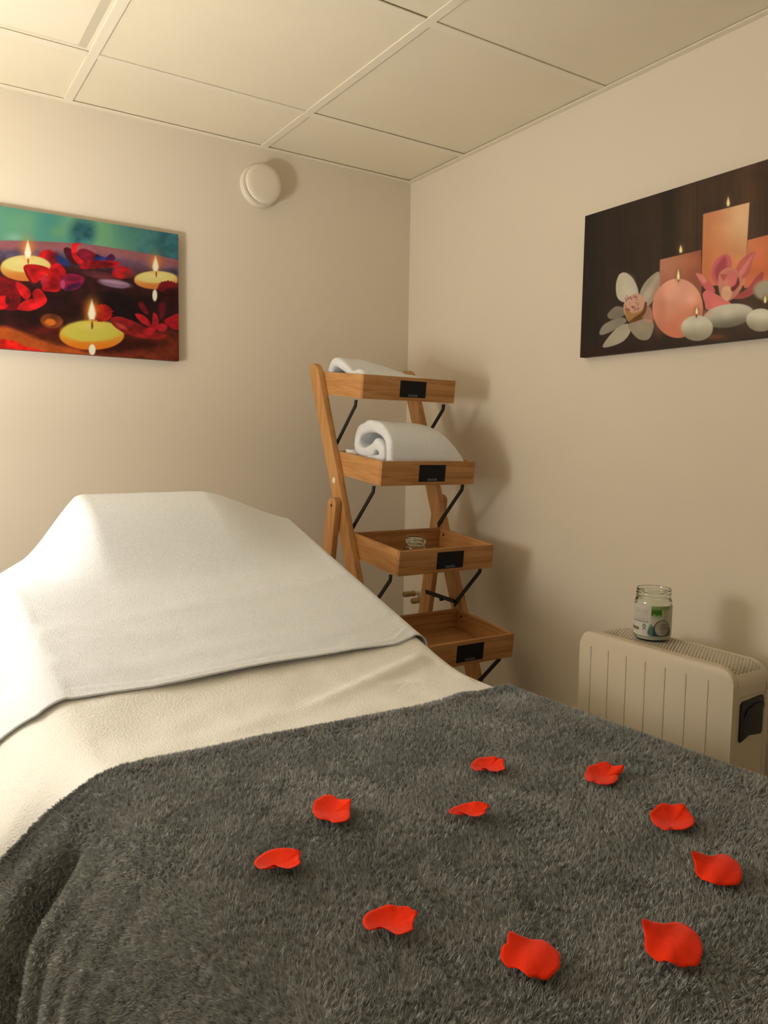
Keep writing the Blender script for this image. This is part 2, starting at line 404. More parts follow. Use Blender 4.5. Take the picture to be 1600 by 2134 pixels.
def to_photo(P):
    c = (P - np.array([0, 0, CZ])) @ ROT
    return PPX + F_PX * c[..., 0] / -c[..., 2], PPY - F_PX * c[..., 1] / -c[..., 2]

# ---- canvas on the back wall: floating candles and red blossoms
pic = empty('canvas_picture', (0.40, WALL_Y, CZ + .44))
tag(pic, 'canvas print of floating yellow candles and red flowers on the back wall', 'picture')
xa, xb, za, zb = 0.012, 0.792, .2465, .6325; yf = WALL_Y - .024
pic_off = np.array([0.40, WALL_Y, CZ + .44])
box('canvas', np.array((xa, yf + .0006, CZ + za)) - pic_off, np.array((xb, WALL_Y - .001, CZ + zb)) - pic_off, M_CANVAS_RED, pic, bevel=.0015, seg=1)
gx, gz = np.meshgrid(np.linspace(xa, xb, 600), np.linspace(za, zb, 297))
P = np.stack([gx, np.full_like(gx, yf), gz + CZ], -1)
qx, qy = to_photo(P); k = Ink(qx * 4, (qy - 400) * 4)
X, Y = k.X, k.Y
n1 = vnoise(X / 210, Y / 260, 3) + .5; n2 = vnoise(X / 90, Y / 120, 5) + .5
top = np.array([62, 132, 128]) * (1 - n1[..., None]) + np.array([116, 168, 118]) * n1[..., None]
shade = (sstep(700, 1450, X) * .55)[..., None]
k.C = top * (1 - shade) + np.array([34, 72, 92]) * shade
k.ell(690, 330, 110, 110, (36, 84, 92), soft=90, op=.85); k.ell(870, 350, 60, 90, (110, 160, 110), soft=60, op=.7)
k.glow(120, 380, 130, 60, (150, 190, 150), .7); k.glow(480, 330, 120, 90, (118, 160, 100), .6)
rim = 405 + 55 * (np.clip(X, 0, None) / 1000) ** 2 + 35 * np.clip((X - 700) / 700, 0, 2)       # far edge of the bowl
k.put(np.clip((Y - rim) / 8 + .5, 0, 1), (152, 92, 92))
k.put(np.clip((Y - rim - 55) / 40, 0, 1), (118, 84, 100)); k.put(.8 * np.clip((Y - rim - 80) / 30, 0, 1) * (n2 > .45), (84, 84, 112))
k.put(sstep(60, 260, Y - rim), (58, 22, 24))
k.put(sstep(760, 900, Y) * .8, (36, 12, 14))
k.put(sstep(980, 1300, Y + 90 * (vnoise(X / 160, Y / 60, 9))) * .9, (112, 42, 20))
k.poly([(-900, 1120), (0, 1120), (330, 1230), (700, 1330), (760, 1420), (-900, 1420)], (176, 78, 26), soft=40)
k.poly([(-900, 1190), (0, 1225), (200, 1285), (330, 1350), (-900, 1350)], (206, 26, 16), soft=10)
k.ell(430, 1160, 300, 45, (92, 24, 14), rot=10, soft=35, op=.8); k.ell(220, 1080, 150, 70, (40, 10, 10), soft=50, op=.9)
k.ell(1000, 1270, 320, 60, (58, 14, 12), soft=50, op=.9); k.ell(1320, 1350, 200, 50, (120, 44, 24), soft=40, op=.6)
# stones
for a in ((900, 900, 230, 70, (26, 10, 14)), (960, 765, 140, 34, (138, 104, 118)), (560, 1050, 190, 80, (44, 18, 12)), (1050, 1000, 190, 90, (22, 8, 12)),
          (430, 1075, 95, 60, (128, 62, 26)), (420, 1085, 45, 28, (214, 110, 30)), (820, 690, 140, 30, (92, 40, 44)), (1050, 690, 60, 34, (120, 44, 40))):
    k.ell(*a[:4], a[4], rot=8, soft=12)
k.ell(950, 752, 110, 12, (176, 138, 150), rot=9, soft=8, op=.8)
# rear blossom
k.poly([(530, 480), (560, 462), (620, 500), (660, 600), (600, 600), (550, 540)], (74, 14, 26))
k.poly([(640, 500), (700, 472), (800, 520), (800, 590), (700, 600), (640, 560)], (124, 20, 40))
k.poly([(800, 520), (870, 545), (930, 515), (962, 560), (900, 590), (800, 590)], (70, 24, 60)); k.poly([(800, 545), (860, 540), (880, 575), (800, 580)], (40, 60, 140))
k.poly([(600, 440), (640, 425), (690, 432), (650, 452), (640, 520), (700, 590), (650, 600), (600, 530)], (206, 26, 34))
k.poly([(665, 625), (700, 585), (765, 570), (990, 580), (975, 622), (900, 630), (760, 640), (690, 645)], (168, 18, 28)); k.poly([(760, 575), (900, 585), (950, 610), (780, 640)], (128, 12, 22))
def spiky(cx, cy, r, col, seed, squash=.85):
    rs = random.Random(seed); pts = []
    for q in range(36):
        a = 2 * math.pi * q / 36; rr = r * (1 if q % 2 else .84) * rs.uniform(.93, 1.05); pts.append((cx + rr * math.cos(a), cy + rr * squash * math.sin(a)))
    k.poly(pts, col, soft=5, smooth=False)
spiky(395, 545, 85, (196, 22, 24), 1); k.ell(430, 550, 60, 55, (120, 16, 26), soft=30, op=.7)
k.poly([(460, 530), (510, 540), (580, 590), (560, 620), (490, 590)], (40, 54, 110), soft=14)
spiky(1010, 670, 85, (148, 22, 26), 2, .7); k.ell(1070, 690, 40, 30, (110, 40, 30), soft=20, op=.8)
# candles
def candle(cx, cy, rx, ry):
    k.ball(cx, cy + ry * .10, rx, ry, (226, 196, 104), (206, 118, 46), soft=7); k.ell(cx, cy - ry * .22, rx * .9, ry * .62, (226, 206, 118), soft=16)
    k.glow(cx, cy - ry * .45, rx * .6, ry * .5, (244, 228, 160), .7)
candle(215, 625, 213, 108); candle(1300, 728, 182, 76); candle(-420, 900, 230, 110)
k.ball(765, 1195, 270, 122, (216, 184, 64), (226, 122, 28), soft=7); k.ell(762, 1160, 244, 88, (208, 192, 74), soft=22); k.glow(765, 1110, 170, 60, (226, 214, 110), .6)
for a in ((235, 575, 6, 26), (768, 1110, 8, 34), (1302, 685, 6, 24)): k.ell(*a, (84, 40, 24), soft=5)
spiky(1400, 795, 92, (110, 16, 22), 4, .65); k.ell(1450, 860, 90, 60, (44, 10, 16), soft=30)
spiky(850, 1010, 95, (186, 26, 18), 3); k.ell(800, 1000, 50, 70, (120, 24, 14), soft=30, op=.5)
k.flame(232, 482, 29, 78); k.flame(765, 985, 35, 88); k.flame(1296, 600, 27, 66); k.flame(-420, 760, 30, 80)
k.ell(768, 1315, 28, 46, (250, 238, 205), soft=8); k.ell(1290, 862, 20, 50, (244, 232, 196), soft=7)
# front left blossoms
k.poly([(195, 640), (225, 605), (330, 610), (420, 650), (350, 720), (290, 760), (240, 720)], (196, 22, 24)); k.poly([(200, 640), (240, 700), (290, 790), (230, 720)], (110, 14, 22))
k.poly([(400, 680), (430, 610), (490, 595), (545, 650), (545, 700), (500, 820), (420, 830), (350, 810)], (206, 20, 26)); k.ell(450, 760, 40, 60, (150, 12, 22), soft=20, op=.7)
k.poly([(500, 730), (560, 682), (650, 690), (704, 720), (670, 790), (590, 822), (520, 810)], (160, 26, 66)); k.ell(610, 790, 75, 22, (70, 22, 60), rot=-20, soft=14)
k.ell(522, 770, 20, 38, (190, 70, 110), soft=8); k.ell(365, 740, 26, 46, (170, 34, 50), soft=9)
k.poly([(-400, 760), (-100, 700), (40, 712), (130, 745), (170, 850), (150, 980), (0, 985), (-400, 1000)], (112, 12, 18)); k.poly([(130, 745), (220, 790), (260, 850), (220, 900), (160, 840)], (196, 22, 26))
k.poly([(270, 840), (320, 805), (370, 850), (385, 900), (300, 905)], (200, 22, 26)); k.poly([(142, 970), (200, 910), (300, 885), (388, 885), (370, 940), (260, 990), (160, 985)], (214, 26, 30))
k.poly([(-60, 880), (20, 865), (90, 875), (60, 960), (0, 980), (-60, 960)], (196, 18, 22)); k.ell(65, 900, 22, 40, (80, 8, 14), soft=10)
# lower right blossom
k.poly([(925, 1055), (1000, 1040), (1140, 1090), (1290, 1170), (1395, 1195), (1290, 1230), (1080, 1195), (950, 1120)], (138, 26, 26)); k.ell(1010, 1120, 60, 16, (196, 90, 70), rot=28, soft=12, op=.6)
k.poly([(1125, 1015), (1200, 1030), (1255, 1100), (1230, 1120), (1160, 1070)], (178, 24, 32)); k.poly([(1275, 1010), (1310, 1030), (1320, 1110), (1260, 1190), (1180, 1160), (1260, 1110)], (178, 26, 34))
k.poly([(1365, 1080), (1430, 1035), (1500, 1020), (1500, 1140), (1440, 1140)], (164, 20, 28)); k.ell(1350, 1130, 46, 34, (190, 30, 40), soft=12)
k.poly([(1150, 930), (1190, 920), (1240, 1010), (1200, 1010)], (120, 18, 24), soft=14); k.poly([(1330, 930), (1380, 930), (1360, 1050), (1330, 1050)], (84, 14, 26), soft=16)
keepv = np.clip((k.C @ np.array([.3, .59, .11]) - 80) / 40, 0, 1)          # pale wax and flames stay clean, the rest gets a photographic mottle
mott = 1 + (1 - keepv) * (.50 * vnoise(X / 90, Y / 60, 61) + .30 * vnoise(X / 34, Y / 26, 62))
k.C = k.C * mott[..., None]
print_sheet('print', P - pic_off, k.C, M_PRINT, pic, gain=(.80, .86, 1.0))

# ---- canvas on the right wall: pink candles, orchids and white stones
pic2 = empty('canvas_picture', (WALL_X, 1.17, CZ + .44))
tag(pic2, 'dark brown canvas print of pink candles, orchids and white stones on the right wall', 'picture')
ya, yb, za, zb = 0.778, 1.558, .2475, .632; xf = WALL_X - .024
off2 = np.array([WALL_X, 1.17, CZ + .44])
box('canvas', np.array((xf + .0006, ya, CZ + za)) - off2, np.array((WALL_X - .001, yb, CZ + zb)) - off2, M_CANVAS_DARK, pic2, bevel=.0015, seg=1)
gy, gz = np.meshgrid(np.linspace(yb, ya, 600), np.linspace(za, zb, 297))
P = np.stack([np.full_like(gy, xf), gy, gz + CZ], -1)
qx, qy = to_photo(P); k = Ink((qx - 1200) * 4, (qy - 320) * 4)
X, Y = k.X, k.Y
pl = vnoise(X / 130, Y / 4000, 12)[..., None]; tone = sstep(100, 1500, X)[..., None]
k.C = np.array([36, 27, 22]) * (1 - tone) + np.array([66, 46, 32]) * tone + pl * np.array([26, 16, 8]) + vnoise(X / 12, Y / 500, 8)[..., None] * 5
fl = 1590 - .10 * X
k.put(sstep(-60, 120, Y - fl) * .8, (40, 22, 15)); k.glow(1150, 1530, 160, 40, (120, 78, 40), .6)
for sx in (1010, 1590): k.ell(sx, 700, 5, 900, (36, 27, 18), rot=0, soft=6, op=.5)
def grad(pts, a, b, x0, x1, vert=None):
    t = sstep(x0, x1, X)[..., None]; col = np.asarray(a) * (1 - t) + np.asarray(b) * t
    if vert is not None:
        w = (sstep(vert[0], vert[1], Y) * vert[3])[..., None]; col = col * (1 - w) + np.asarray(vert[2]) * w
    k.put(k.poly_a(pts, 6), col)
grad([(1430, 722), (1900, 600), (1900, 1120), (1400, 1120)], (206, 122, 84), (200, 112, 72), 1420, 1600, (740, 1000, (196, 96, 56), .6))
grad([(700, 885), (1042, 803), (1048, 1180), (690, 1200)], (176, 116, 90), (150, 84, 58), 740, 1060, (900, 1150, (130, 72, 54), .6))
grad([(1060, 505), (1446, 407), (1405, 1100), (1045, 1100)], (196, 126, 84), (212, 170, 126), 1080, 1420, (560, 1000, (196, 112, 66), .75))
# white orchid
W1, W2 = (176, 164, 142), (140, 128, 110)
k.poly([(530, 1170), (570, 1080), (640, 1010), (695, 990), (698, 1110), (660, 1200), (600, 1270), (540, 1260)], (150, 136, 116)); k.poly([(560, 1180), (680, 1020), (650, 1130), (590, 1230)], (170, 156, 134), soft=30)
k.poly([(345, 1040), (370, 1000), (420, 995), (480, 1050), (520, 1150), (500, 1230), (400, 1240), (345, 1200), (332, 1110)], W1); k.ell(440, 1120, 50, 90, (190, 180, 158), soft=50, op=.7)
k.poly([(265, 1335), (330, 1275), (400, 1290), (400, 1350), (310, 1380), (270, 1370)], (118, 106, 92))
k.poly([(195, 1490), (240, 1420), (370, 1365), (420, 1400), (320, 1470), (220, 1512)], (128, 118, 102))
k.poly([(222, 1612), (270, 1530), (360, 1440), (440, 1420), (455, 1480), (400, 1560), (300, 1605)], (158, 146, 126))
k.poly([(440, 1420), (560, 1380), (640, 1400), (640, 1480), (600, 1550), (520, 1545), (450, 1470)], (140, 126, 106))
k.poly([(520, 1260), (600, 1260), (640, 1330), (640, 1400), (560, 1390)], (176, 128, 104), soft=20, op=.8)
k.poly([(400, 1250), (440, 1195), (510, 1165), (560, 1200), (590, 1260), (560, 1340), (500, 1400), (440, 1400), (400, 1320)], (184, 140, 118))
k.poly([(410, 1280), (470, 1330), (560, 1300), (585, 1245), (570, 1340), (500, 1400), (430, 1390)], (150, 108, 58), soft=14); k.poly([(440, 1410), (520, 1390), (580, 1320), (590, 1250), (575, 1240), (550, 1320), (480, 1370)], (96, 58, 28), soft=8)
rs = random.Random(5)
for q in range(34): k.ell(rs.uniform(410, 520), rs.uniform(1180, 1310), rs.uniform(4, 9), rs.uniform(4, 8), (120, 62, 62), soft=4, op=.8)
# pink orchid behind the stones
PK = (196, 92, 92)
k.poly([(1330, 980), (1380, 880), (1488, 818), (1470, 900), (1440, 1000), (1360, 1060)], (186, 92, 86)); k.poly([(1350, 1000), (1480, 830), (1400, 1000)], (210, 128, 116), soft=14, op=.8)
k.poly([(1300, 1200), (1420, 1130), (1500, 1030), (1560, 985), (1550, 1070), (1480, 1170), (1380, 1210)], (160, 72, 70)); k.poly([(1000, 1003), (1060, 1015), (1120, 1070), (1160, 1150), (1110, 1160), (1060, 1110)], PK)
k.poly([(1000, 1003), (1050, 1010), (1090, 1060), (1060, 1080)], (210, 126, 116), soft=10); k.poly([(1130, 980), (1160, 890), (1240, 840), (1290, 870), (1290, 960), (1220, 1100), (1150, 1080)], (190, 92, 96)); k.poly([(1160, 960), (1240, 860), (1250, 960), (1180, 1060)], (156, 66, 68), soft=26)
k.poly([(1055, 1170), (1100, 1140), (1200, 1190), (1290, 1250), (1250, 1300), (1100, 1305), (1070, 1240)], (206, 106, 100))
k.poly([(1190, 1010), (1270, 950), (1360, 990), (1390, 1090), (1340, 1180), (1260, 1232), (1200, 1180)], (190, 120, 100)); k.poly([(1250, 990), (1340, 990), (1360, 1090), (1300, 1130)], (196, 104, 98), soft=16)
k.poly([(1225, 1120), (1280, 1110), (1300, 1170), (1260, 1228), (1215, 1190)], (212, 160, 122), soft=10); k.poly([(1290, 1120), (1330, 1090), (1350, 1030), (1362, 1090), (1310, 1150)], (110, 44, 40), soft=8); k.poly([(1200, 1010), (1260, 1010), (1230, 1060)], (176, 84, 70), soft=14)
# stones and candles in front
k.ell(1590, 1140, 110, 85, (150, 140, 118), soft=26)
d, p, q = k.ell_d(1268, 1352, 222, 100, -9); t = sstep(-.4, .9, q)[..., None]
k.put(np.clip((1 - d) * 14, 0, 1), np.array([186, 178, 156]) * (1 - t) + np.array([106, 98, 80]) * t); k.glow(1080, 1330, 60, 60, (190, 120, 100), .5)
d, p, q = k.ell_d(848, 1290, 211, 247); t = sstep(-.7, 1.0, q + .3 * p)[..., None]
k.put(np.clip((1 - d) * 40 + .5, 0, 1), np.array([212, 150, 126]) * (1 - t) + np.array([194, 112, 80]) * t); k.glow(950, 1210, 70, 60, (226, 176, 150), .45); k.ell(690, 1290, 60, 200, (180, 108, 86), soft=50, op=.5)
for cx, cy, rx, ry in ((1540, 1388, 122, 96), (1008, 1456, 133, 106)): k.ball(cx, cy, rx, ry, (196, 188, 164), (140, 130, 106), soft=6); k.glow(cx + 20, cy - 40, rx * .6, ry * .5, (206, 200, 178), .5)
for a in ((853, 1052, 4, 20), (1003, 1352, 5, 18), (1578, 1268, 4, 18)): k.ell(*a, (60, 40, 30), soft=4)
for a in ((1268, 400, 14, 42), (873, 796, 14, 34), (853, 1008, 13, 46), (1006, 1310, 12, 32), (1576, 1214, 12, 34), (1720, 560, 13, 40)): k.flame(*a, core=(240, 222, 160), halo=(120, 84, 48))
k.C = k.C * (1 + .10 * vnoise(X / 90, Y / 90, 64))[..., None]
print_sheet('print', P - off2, k.C, M_PRINT, pic2, gain=(1.2, 1.28, 1.4))

# ------------------------------------------------------------------ massage table (under the linen)
UC, HW, Z0 = 0.665, 0.3925, -0.460
SLOPE, HINGE, V_FOOT, V_HEAD = 0.35, 1.15, -0.02, 1.885
def ramp(v): s = np.asarray(v, float) - HINGE; return SLOPE * (s + np.sqrt(s * s + .05 ** 2)) / 2
def head_drop(u, v):                          # the towel slopes off the narrower head end on the left
    return -.108 * sstep(1.56, 1.87, v) * (1 - np.clip((u - .30) / .19, 0, 1))
def bump(u, v):                               # the pillow under the towel
    d = np.asarray(u, float) - .650
    cross = np.where(d > 0, 1 - np.clip((d - .145) / .26, 0, 1), 1 - np.clip((-d - .145) / .13, 0, 1)); cross = .35 * cross + .65 * cross * cross * (3 - 2 * cross)
    return .079 * cross * sstep(1.58, 1.80, v)
def bed_box(name, u0, u1, v0, v1, z0, z1, mat, parent, bevel=0, tilt=None):
    bm = bmesh.new(); add_box(bm, (u0, v0, z0), (u1, v1, z1), bevel, 3)
    for w in bm.verts:
        u, v, z = w.co
        if tilt:
            z = z + SLOPE * (v - HINGE)
            if u < UC: u = u + .13 * (v - HINGE) / .72
        w.co = Vector(bedw(u, v, z))
    return auto_smooth(obj_bm(name, bm, mat, parent), 35)
table = empty('massage_table', tuple(bedw(UC, .9, -CZ)))
tag(table, 'padded massage table with raised backrest beneath the white linen and grey blanket', 'massage table')
def under(o): o.matrix_parent_inverse = Matrix.Translation(-table.location); return o
uL, uR = UC - HW + .022, UC + HW - .022
under(bed_box('cushion', uL + .02, uR, V_FOOT + .02, HINGE - .006, Z0 - .085, Z0 - .012, M_CUSHION, table, .03))
under(bed_box('backrest', uL + .02, uR, HINGE + .006, V_HEAD - .015, Z0 - .090, Z0 - .014, M_CUSHION, table, .03, tilt=True))
under(bed_box('frame', uL + .05, uR - .05, .06, HINGE - .02, Z0 - .125, Z0 - .086, M_STEEL, table, .004))
for uu in (uL + .09, uR - .09):
    for vv_ in (.18, 1.55):
        under(bed_box('leg', uu - .025, uu + .025, vv_ - .025, vv_ + .025, -CZ, Z0 - (.125 if vv_ < 1 else .20), M_STEEL, table, .004))
under(bed_box('crossbar', uL + .09, uR - .09, 1.53, 1.57, Z0 - .25, Z0 - .20, M_STEEL, table, .004))
under(bed_box('side_rail', UC - .03, UC + .03, .18, 1.55, Z0 - .25, Z0 - .126, M_STEEL, table, .004))

# pillow on the backrest
nu, nv = 40, 26
uu, vv_ = np.meshgrid(np.linspace(.47, 1.01, nu), np.linspace(1.60, 1.865, nv))
zt = Z0 - .006 + SLOPE * (vv_ - HINGE) + np.maximum(bump(uu, vv_) * .93 - .004, 0.0) * sstep(0, .02, 1.866 - vv_)
zb_ = Z0 - .012 + SLOPE * (vv_ - HINGE) + head_drop(uu, vv_); zt = zt + head_drop(uu, vv_)
pt, pb = bedw(uu, vv_, np.maximum(zt, zb_)), bedw(uu, vv_, zb_)
V = np.concatenate([pt.reshape(-1, 3), pb.reshape(-1, 3)]); N = nu * nv
F = []
ii = np.arange(N).reshape(nv, nu)
for a in range(nv - 1):
    for b in range(nu - 1):
        F.append((ii[a, b], ii[a, b + 1], ii[a + 1, b + 1], ii[a + 1, b])); F.append((N + ii[a, b], N + ii[a + 1, b], N + ii[a + 1, b + 1], N + ii[a, b + 1]))
ring = list(ii[0, :]) + list(ii[1:, -1]) + list(ii[-1, -2::-1]) + list(ii[-2:0:-1, 0])
for a in range(len(ring)): b = ring[(a + 1) % len(ring)]; F.append((ring[a], N + ring[a], N + b, b))
pil = obj('pillow', V, F, M_SHEET, smooth=True)
tag(pil, 'flat white pillow under the towel at the head of the massage table', 'pillow')

# ------------------------------------------------------------------ cloths laid over the table
def cloth(name, rows, off, left, right, mat, extra=None, n_top=90, n_side=34, rr=.035, rl=.045, thick=.005, with_bump=False, grow=0.0, solid=True):
    """rows: (v, drop) pairs along the table; left/right: functions(v, d) -> (outward, along) for the hanging sides, with .drop"""
    hw = HW + grow
    v = np.array([r[0] for r in rows], float)[:, None]; dz = np.array([r[1] for r in rows], float)[:, None]
    aa = np.linspace(0, math.pi / 2, 9)
    dr = np.linspace(0, right.drop, n_side + 1)[1:][None, :]
    ut = np.linspace(UC - hw + rl, UC + hw - rr, n_top)[None, 1:-1]
    z_edge = Z0 + off + ramp(v)
    zl_ = z_edge + (head_drop(UC - hw, v) if with_bump else 0)
    # left side: the cloth turns gradually from level to hanging
    sl = np.concatenate([np.linspace(0, .12, 18), np.linspace(.12, left.drop, n_side)[1:]])[None, :]
    phi = left.phi(v) * (1 - np.exp(-sl / .058))
    cu = np.cumsum(np.cos(phi) * np.gradient(sl[0])[None, :], 1); cz = np.cumsum(np.sin(phi) * np.gradient(sl[0])[None, :], 1)
    o, al = left(v, np.clip(sl - .05, 0, None))
    U_, V_, Z_ = [], [], []
    U_.append((UC - hw + rl - (cu - cu[:, :1]) - o)[:, ::-1]); V_.append((v + al + 0 * sl)[:, ::-1]); Z_.append((zl_ - (cz - cz[:, :1]) + 0 * sl)[:, ::-1])
    zt = z_edge + 0 * ut
    if with_bump: zt = zt + bump(ut, v) + head_drop(ut, v)
    if extra is not None: zt = zt + extra(ut, v)
    U_.append(ut + 0 * v); V_.append(v + 0 * ut); Z_.append(zt)
    ar = aa[::-1]
    o, al = right(v, 0 * ar[None, :]); U_.append(UC + hw - rr + rr * np.cos(ar)[None, :] + o); V_.append(v + al); Z_.append(z_edge - rr + rr * np.sin(ar)[None, :])
    o, al = right(v, dr); U_.append(UC + hw + o); V_.append(v + al); Z_.append(z_edge - rr - dr + 0 * v)
    U_ = np.concatenate(U_, 1); V_ = np.concatenate(V_, 1); Z_ = np.concatenate(Z_, 1) + dz
    P = bedw(U_, V_, Z_)
    ob = grid_obj(name, P, mat, flip=False)
    if solid:
        md = ob.modifiers.new('thickness', 'SOLIDIFY'); md.thickness = thick; md.offset = -1
    return ob, P
class Side:
    def __init__(s, drop, fn, phi=lambda v: np.full_like(v, math.radians(84))): s.drop = drop; s.fn = fn; s.phi = phi
    def __call__(s, v, d): return s.fn(v, d)
def g(x, c, w): return np.exp(-((x - c) / w) ** 2)

# sheet over the whole table
def sheet_left(v, d):
    f = .010 * np.sin(v * 17 + .6) + .008 * np.sin(v * 31 + 2)
    return (f + .010) * sstep(.0, .22, d) * sstep(1.06, 1.16, v) - .080 * sstep(.0, .12, d) * (1 - sstep(1.02, 1.10, v)), 0 * v + 0 * d
def sheet_right(v, d):
    f = .010 * np.sin(v * 15 + 1.6) + .006 * np.sin(v * 29)
    return .05 * d + (f + .012) * sstep(.02, .25, d), 0 * v + 0 * d
def sheet_wr(u, v):
    w = .0040 * vnoise(u * 9, v * 14, 21) + .0030 * vnoise(u * 22 + v * 8, v * 26 - u * 9, 22)
    fold = .008 * g(v - .26 * (u - .8), 1.155, .016) * sstep(.62, .80, u) * (1 - sstep(.97, 1.02, u)) + .004 * g(v + .35 * (u - .9), 1.125, .012) * sstep(.72, .86, u)
    fold += .003 * g(v - .1 * (u - .5), 1.10, .02) * sstep(.35, .6, u) * (1 - sstep(.7, .9, u))
    return (w + fold) * sstep(.95, 1.03, v)
rows = [(V_FOOT - .012, -.30), (V_FOOT - .012, -.15), (V_FOOT - .008, -.03), (V_FOOT + .01, -.006)] + [(x, 0) for x in np.linspace(V_FOOT + .03, .95, 20)] + [(x, 0) for x in np.linspace(.96, 1.30, 70)] + [(x, 0) for x in np.linspace(1.32, 1.52, 12)]
sheet, _ = cloth('bed_sheet', rows, 0.0, Side(.50, sheet_left, lambda v: np.radians(87 - 20 * sstep(1.07, 1.17, v))), Side(.36, sheet_right), M_SHEET, sheet_wr, thick=.003)
tag(sheet, 'cream white fitted sheet showing between the towel hem and the grey blanket', 'sheet')

# towel over the backrest
def towel_left(v, d):
    f = .007 * np.sin(v * 19 + .3) + .012 * g(v, 1.32, .06)
    return .004 + f * sstep(.0, .2, d), .8 * d * (1 - sstep(1.27, 1.6, v))
def towel_right(v, d):
    return .008 + .05 * d + (.006 * np.sin(v * 23) + .014) * sstep(.02, .2, d), 0 * v + 0 * d
def hem_v(u): return 1.256 + .008 * (1 - sstep(.30, .48, u)) + .018 * sstep(.96, 1.04, u) + .0012 * np.sin(u * 21)
def towel_wr(u, v):
    t = v - hem_v(u)
    w = .0022 * vnoise(u * 6, v * 10, 31) + .0010 * vnoise(u * 20, v * 30, 32)
    w += -.0025 + .0075 * np.exp(-np.clip(t, 0, None) / .05) * sstep(.40, .62, u) * (1 - sstep(.84, 1.0, u))      # hem lifted off the sheet
    w += .0016 * g(t, .014, .0035) - .0012 * g(t, .020, .004)                                                  # stitched hem
    for c, k_, a, wd in ((1.335, .07, .0032, .012), (1.405, -.02, .0026, .014), (1.49, .11, .0036, .010), (1.56, .06, .0022, .012), (1.665, .03, -.0026, .02), (1.29, .16, .003, .010)):
        w += .6 * a * g(v - k_ * (u - .65), c, wd * 1.4) * (.65 + .7 * vnoise(u * 5 + c * 9, v * 2, 33))
    w += .004 * g(v + .5 * (u - .33), 1.36, .02) * (1 - sstep(.36, .50, u)) + .0035 * g(v + .4 * (u - .33), 1.46, .02) * (1 - sstep(.38, .55, u))
    return w
rows = [(x, 0) for x in np.linspace(0, 1, 150)]
vs0 = np.linspace(1.256, V_HEAD - .035, 150)
rows = [(x, 0) for x in vs0]
for a in np.linspace(.12, math.pi / 2, 10): rows.append((V_HEAD - .035 + .035 * math.sin(a), -.035 * (1 - math.cos(a))))
for dd in np.linspace(.01, .20, 8): rows.append((V_HEAD + .004 * dd, -.035 - dd))
towel, Pt = cloth('bath_towel', rows, .0080, Side(.38, towel_left, lambda v: np.radians(60 + 24 * sstep(1.29, 1.46, v))), Side(.26, towel_right), M_TERRY, towel_wr, n_top=120, with_bump=True, thick=.0024)
me = towel.data                                   # let the hem follow its slanted line
co = np.empty(len(me.vertices) * 3, np.float32); me.vertices.foreach_get('co', co); co = co.reshape(-1, 3)
uu = co[:, 0] * UU[0] + co[:, 1] * UU[1]; vv_ = co[:, 0] * VV[0] + co[:, 1] * VV[1]
sh = (hem_v(np.clip(uu, .27, 1.06)) - 1.256) * (1 - sstep(1.256, 1.46, vv_))
zsh = ramp(vv_ + sh) - ramp(vv_)
co[:, 0] += sh * VV[0]; co[:, 1] += sh * VV[1]; co[:, 2] += zsh
me.vertices.foreach_set('co', co.ravel()); me.update(); Pt = co.reshape(Pt.shape).astype(float)
tag(towel, 'large white terry towel draped over the raised backrest of the massage table', 'towel')

# grey blanket with its pile
V_EDGE = 1.004
def blanket_left(v, d):
    hem = sstep(.945, .99, v)
    f = .026 * g(v, .880, .020) - .050 * g(v, .930, .020) + .016 * g(v, .835, .018) + .012 * g(v, .79, .016) + .008 * g(v, .75, .014) + .012 * np.sin(v * 14) * (1 - sstep(.5, .7, v)) + .02 * g(v, .985, .03)
    return .006 + (f + .02) * sstep(.0, .14, d) * (1 - hem), (.24 + .16 * sstep(.93, 1.0, v)) * d * sstep(.45, .85, v)
def blanket_right(v, d):
    return .012 + .06 * d + (.008 * np.sin(v * 16 + 1) + .014) * sstep(.02, .2, d), 0 * v + 0 * d
def blanket_wr(u, v):
    return .004 * vnoise(u * 5, v * 5, 41) + .003 * vnoise(u * 11, v * 11, 42) + .004 * g(v, V_EDGE - .012, .012) + .0035 * g(u + .2 * v, 1.12, .03)
rows = [(V_FOOT - .03, -.34), (V_FOOT - .03, -.17), (V_FOOT - .022, -.04), (V_FOOT, -.006)] + [(x, 0) for x in np.linspace(V_FOOT + .02, .55, 40)] + [(x, 0) for x in np.linspace(.56, V_EDGE, 90)]
blanket, Pb = cloth('blanket', rows, .009, Side(.62, blanket_left, lambda v: np.radians(86 - 30 * np.clip((v - .920) / .084, 0, 1))), Side(.30, blanket_right), M_BLANKET, blanket_wr, n_top=90, n_side=44, grow=.006, thick=.004, rr=.05, rl=.055)
co = np.empty(len(blanket.data.vertices) * 3, np.float32); blanket.data.vertices.foreach_get('co', co); co = co.reshape(-1, 3)
uu = co @ UU; vv_ = co @ VV                               # the near hem bows towards the head on the left
sh = .036 * (1 - sstep(.30, .95, uu)) * sstep(.72, 1.0, vv_)
co[:, 0] += sh * VV[0]; co[:, 1] += sh * VV[1]; blanket.data.vertices.foreach_set('co', co.ravel()); blanket.data.update(); Pb = co.reshape(Pb.shape).astype(float)
tag(blanket, 'fluffy dark grey fleece blanket covering the foot half of the massage table', 'blanket')

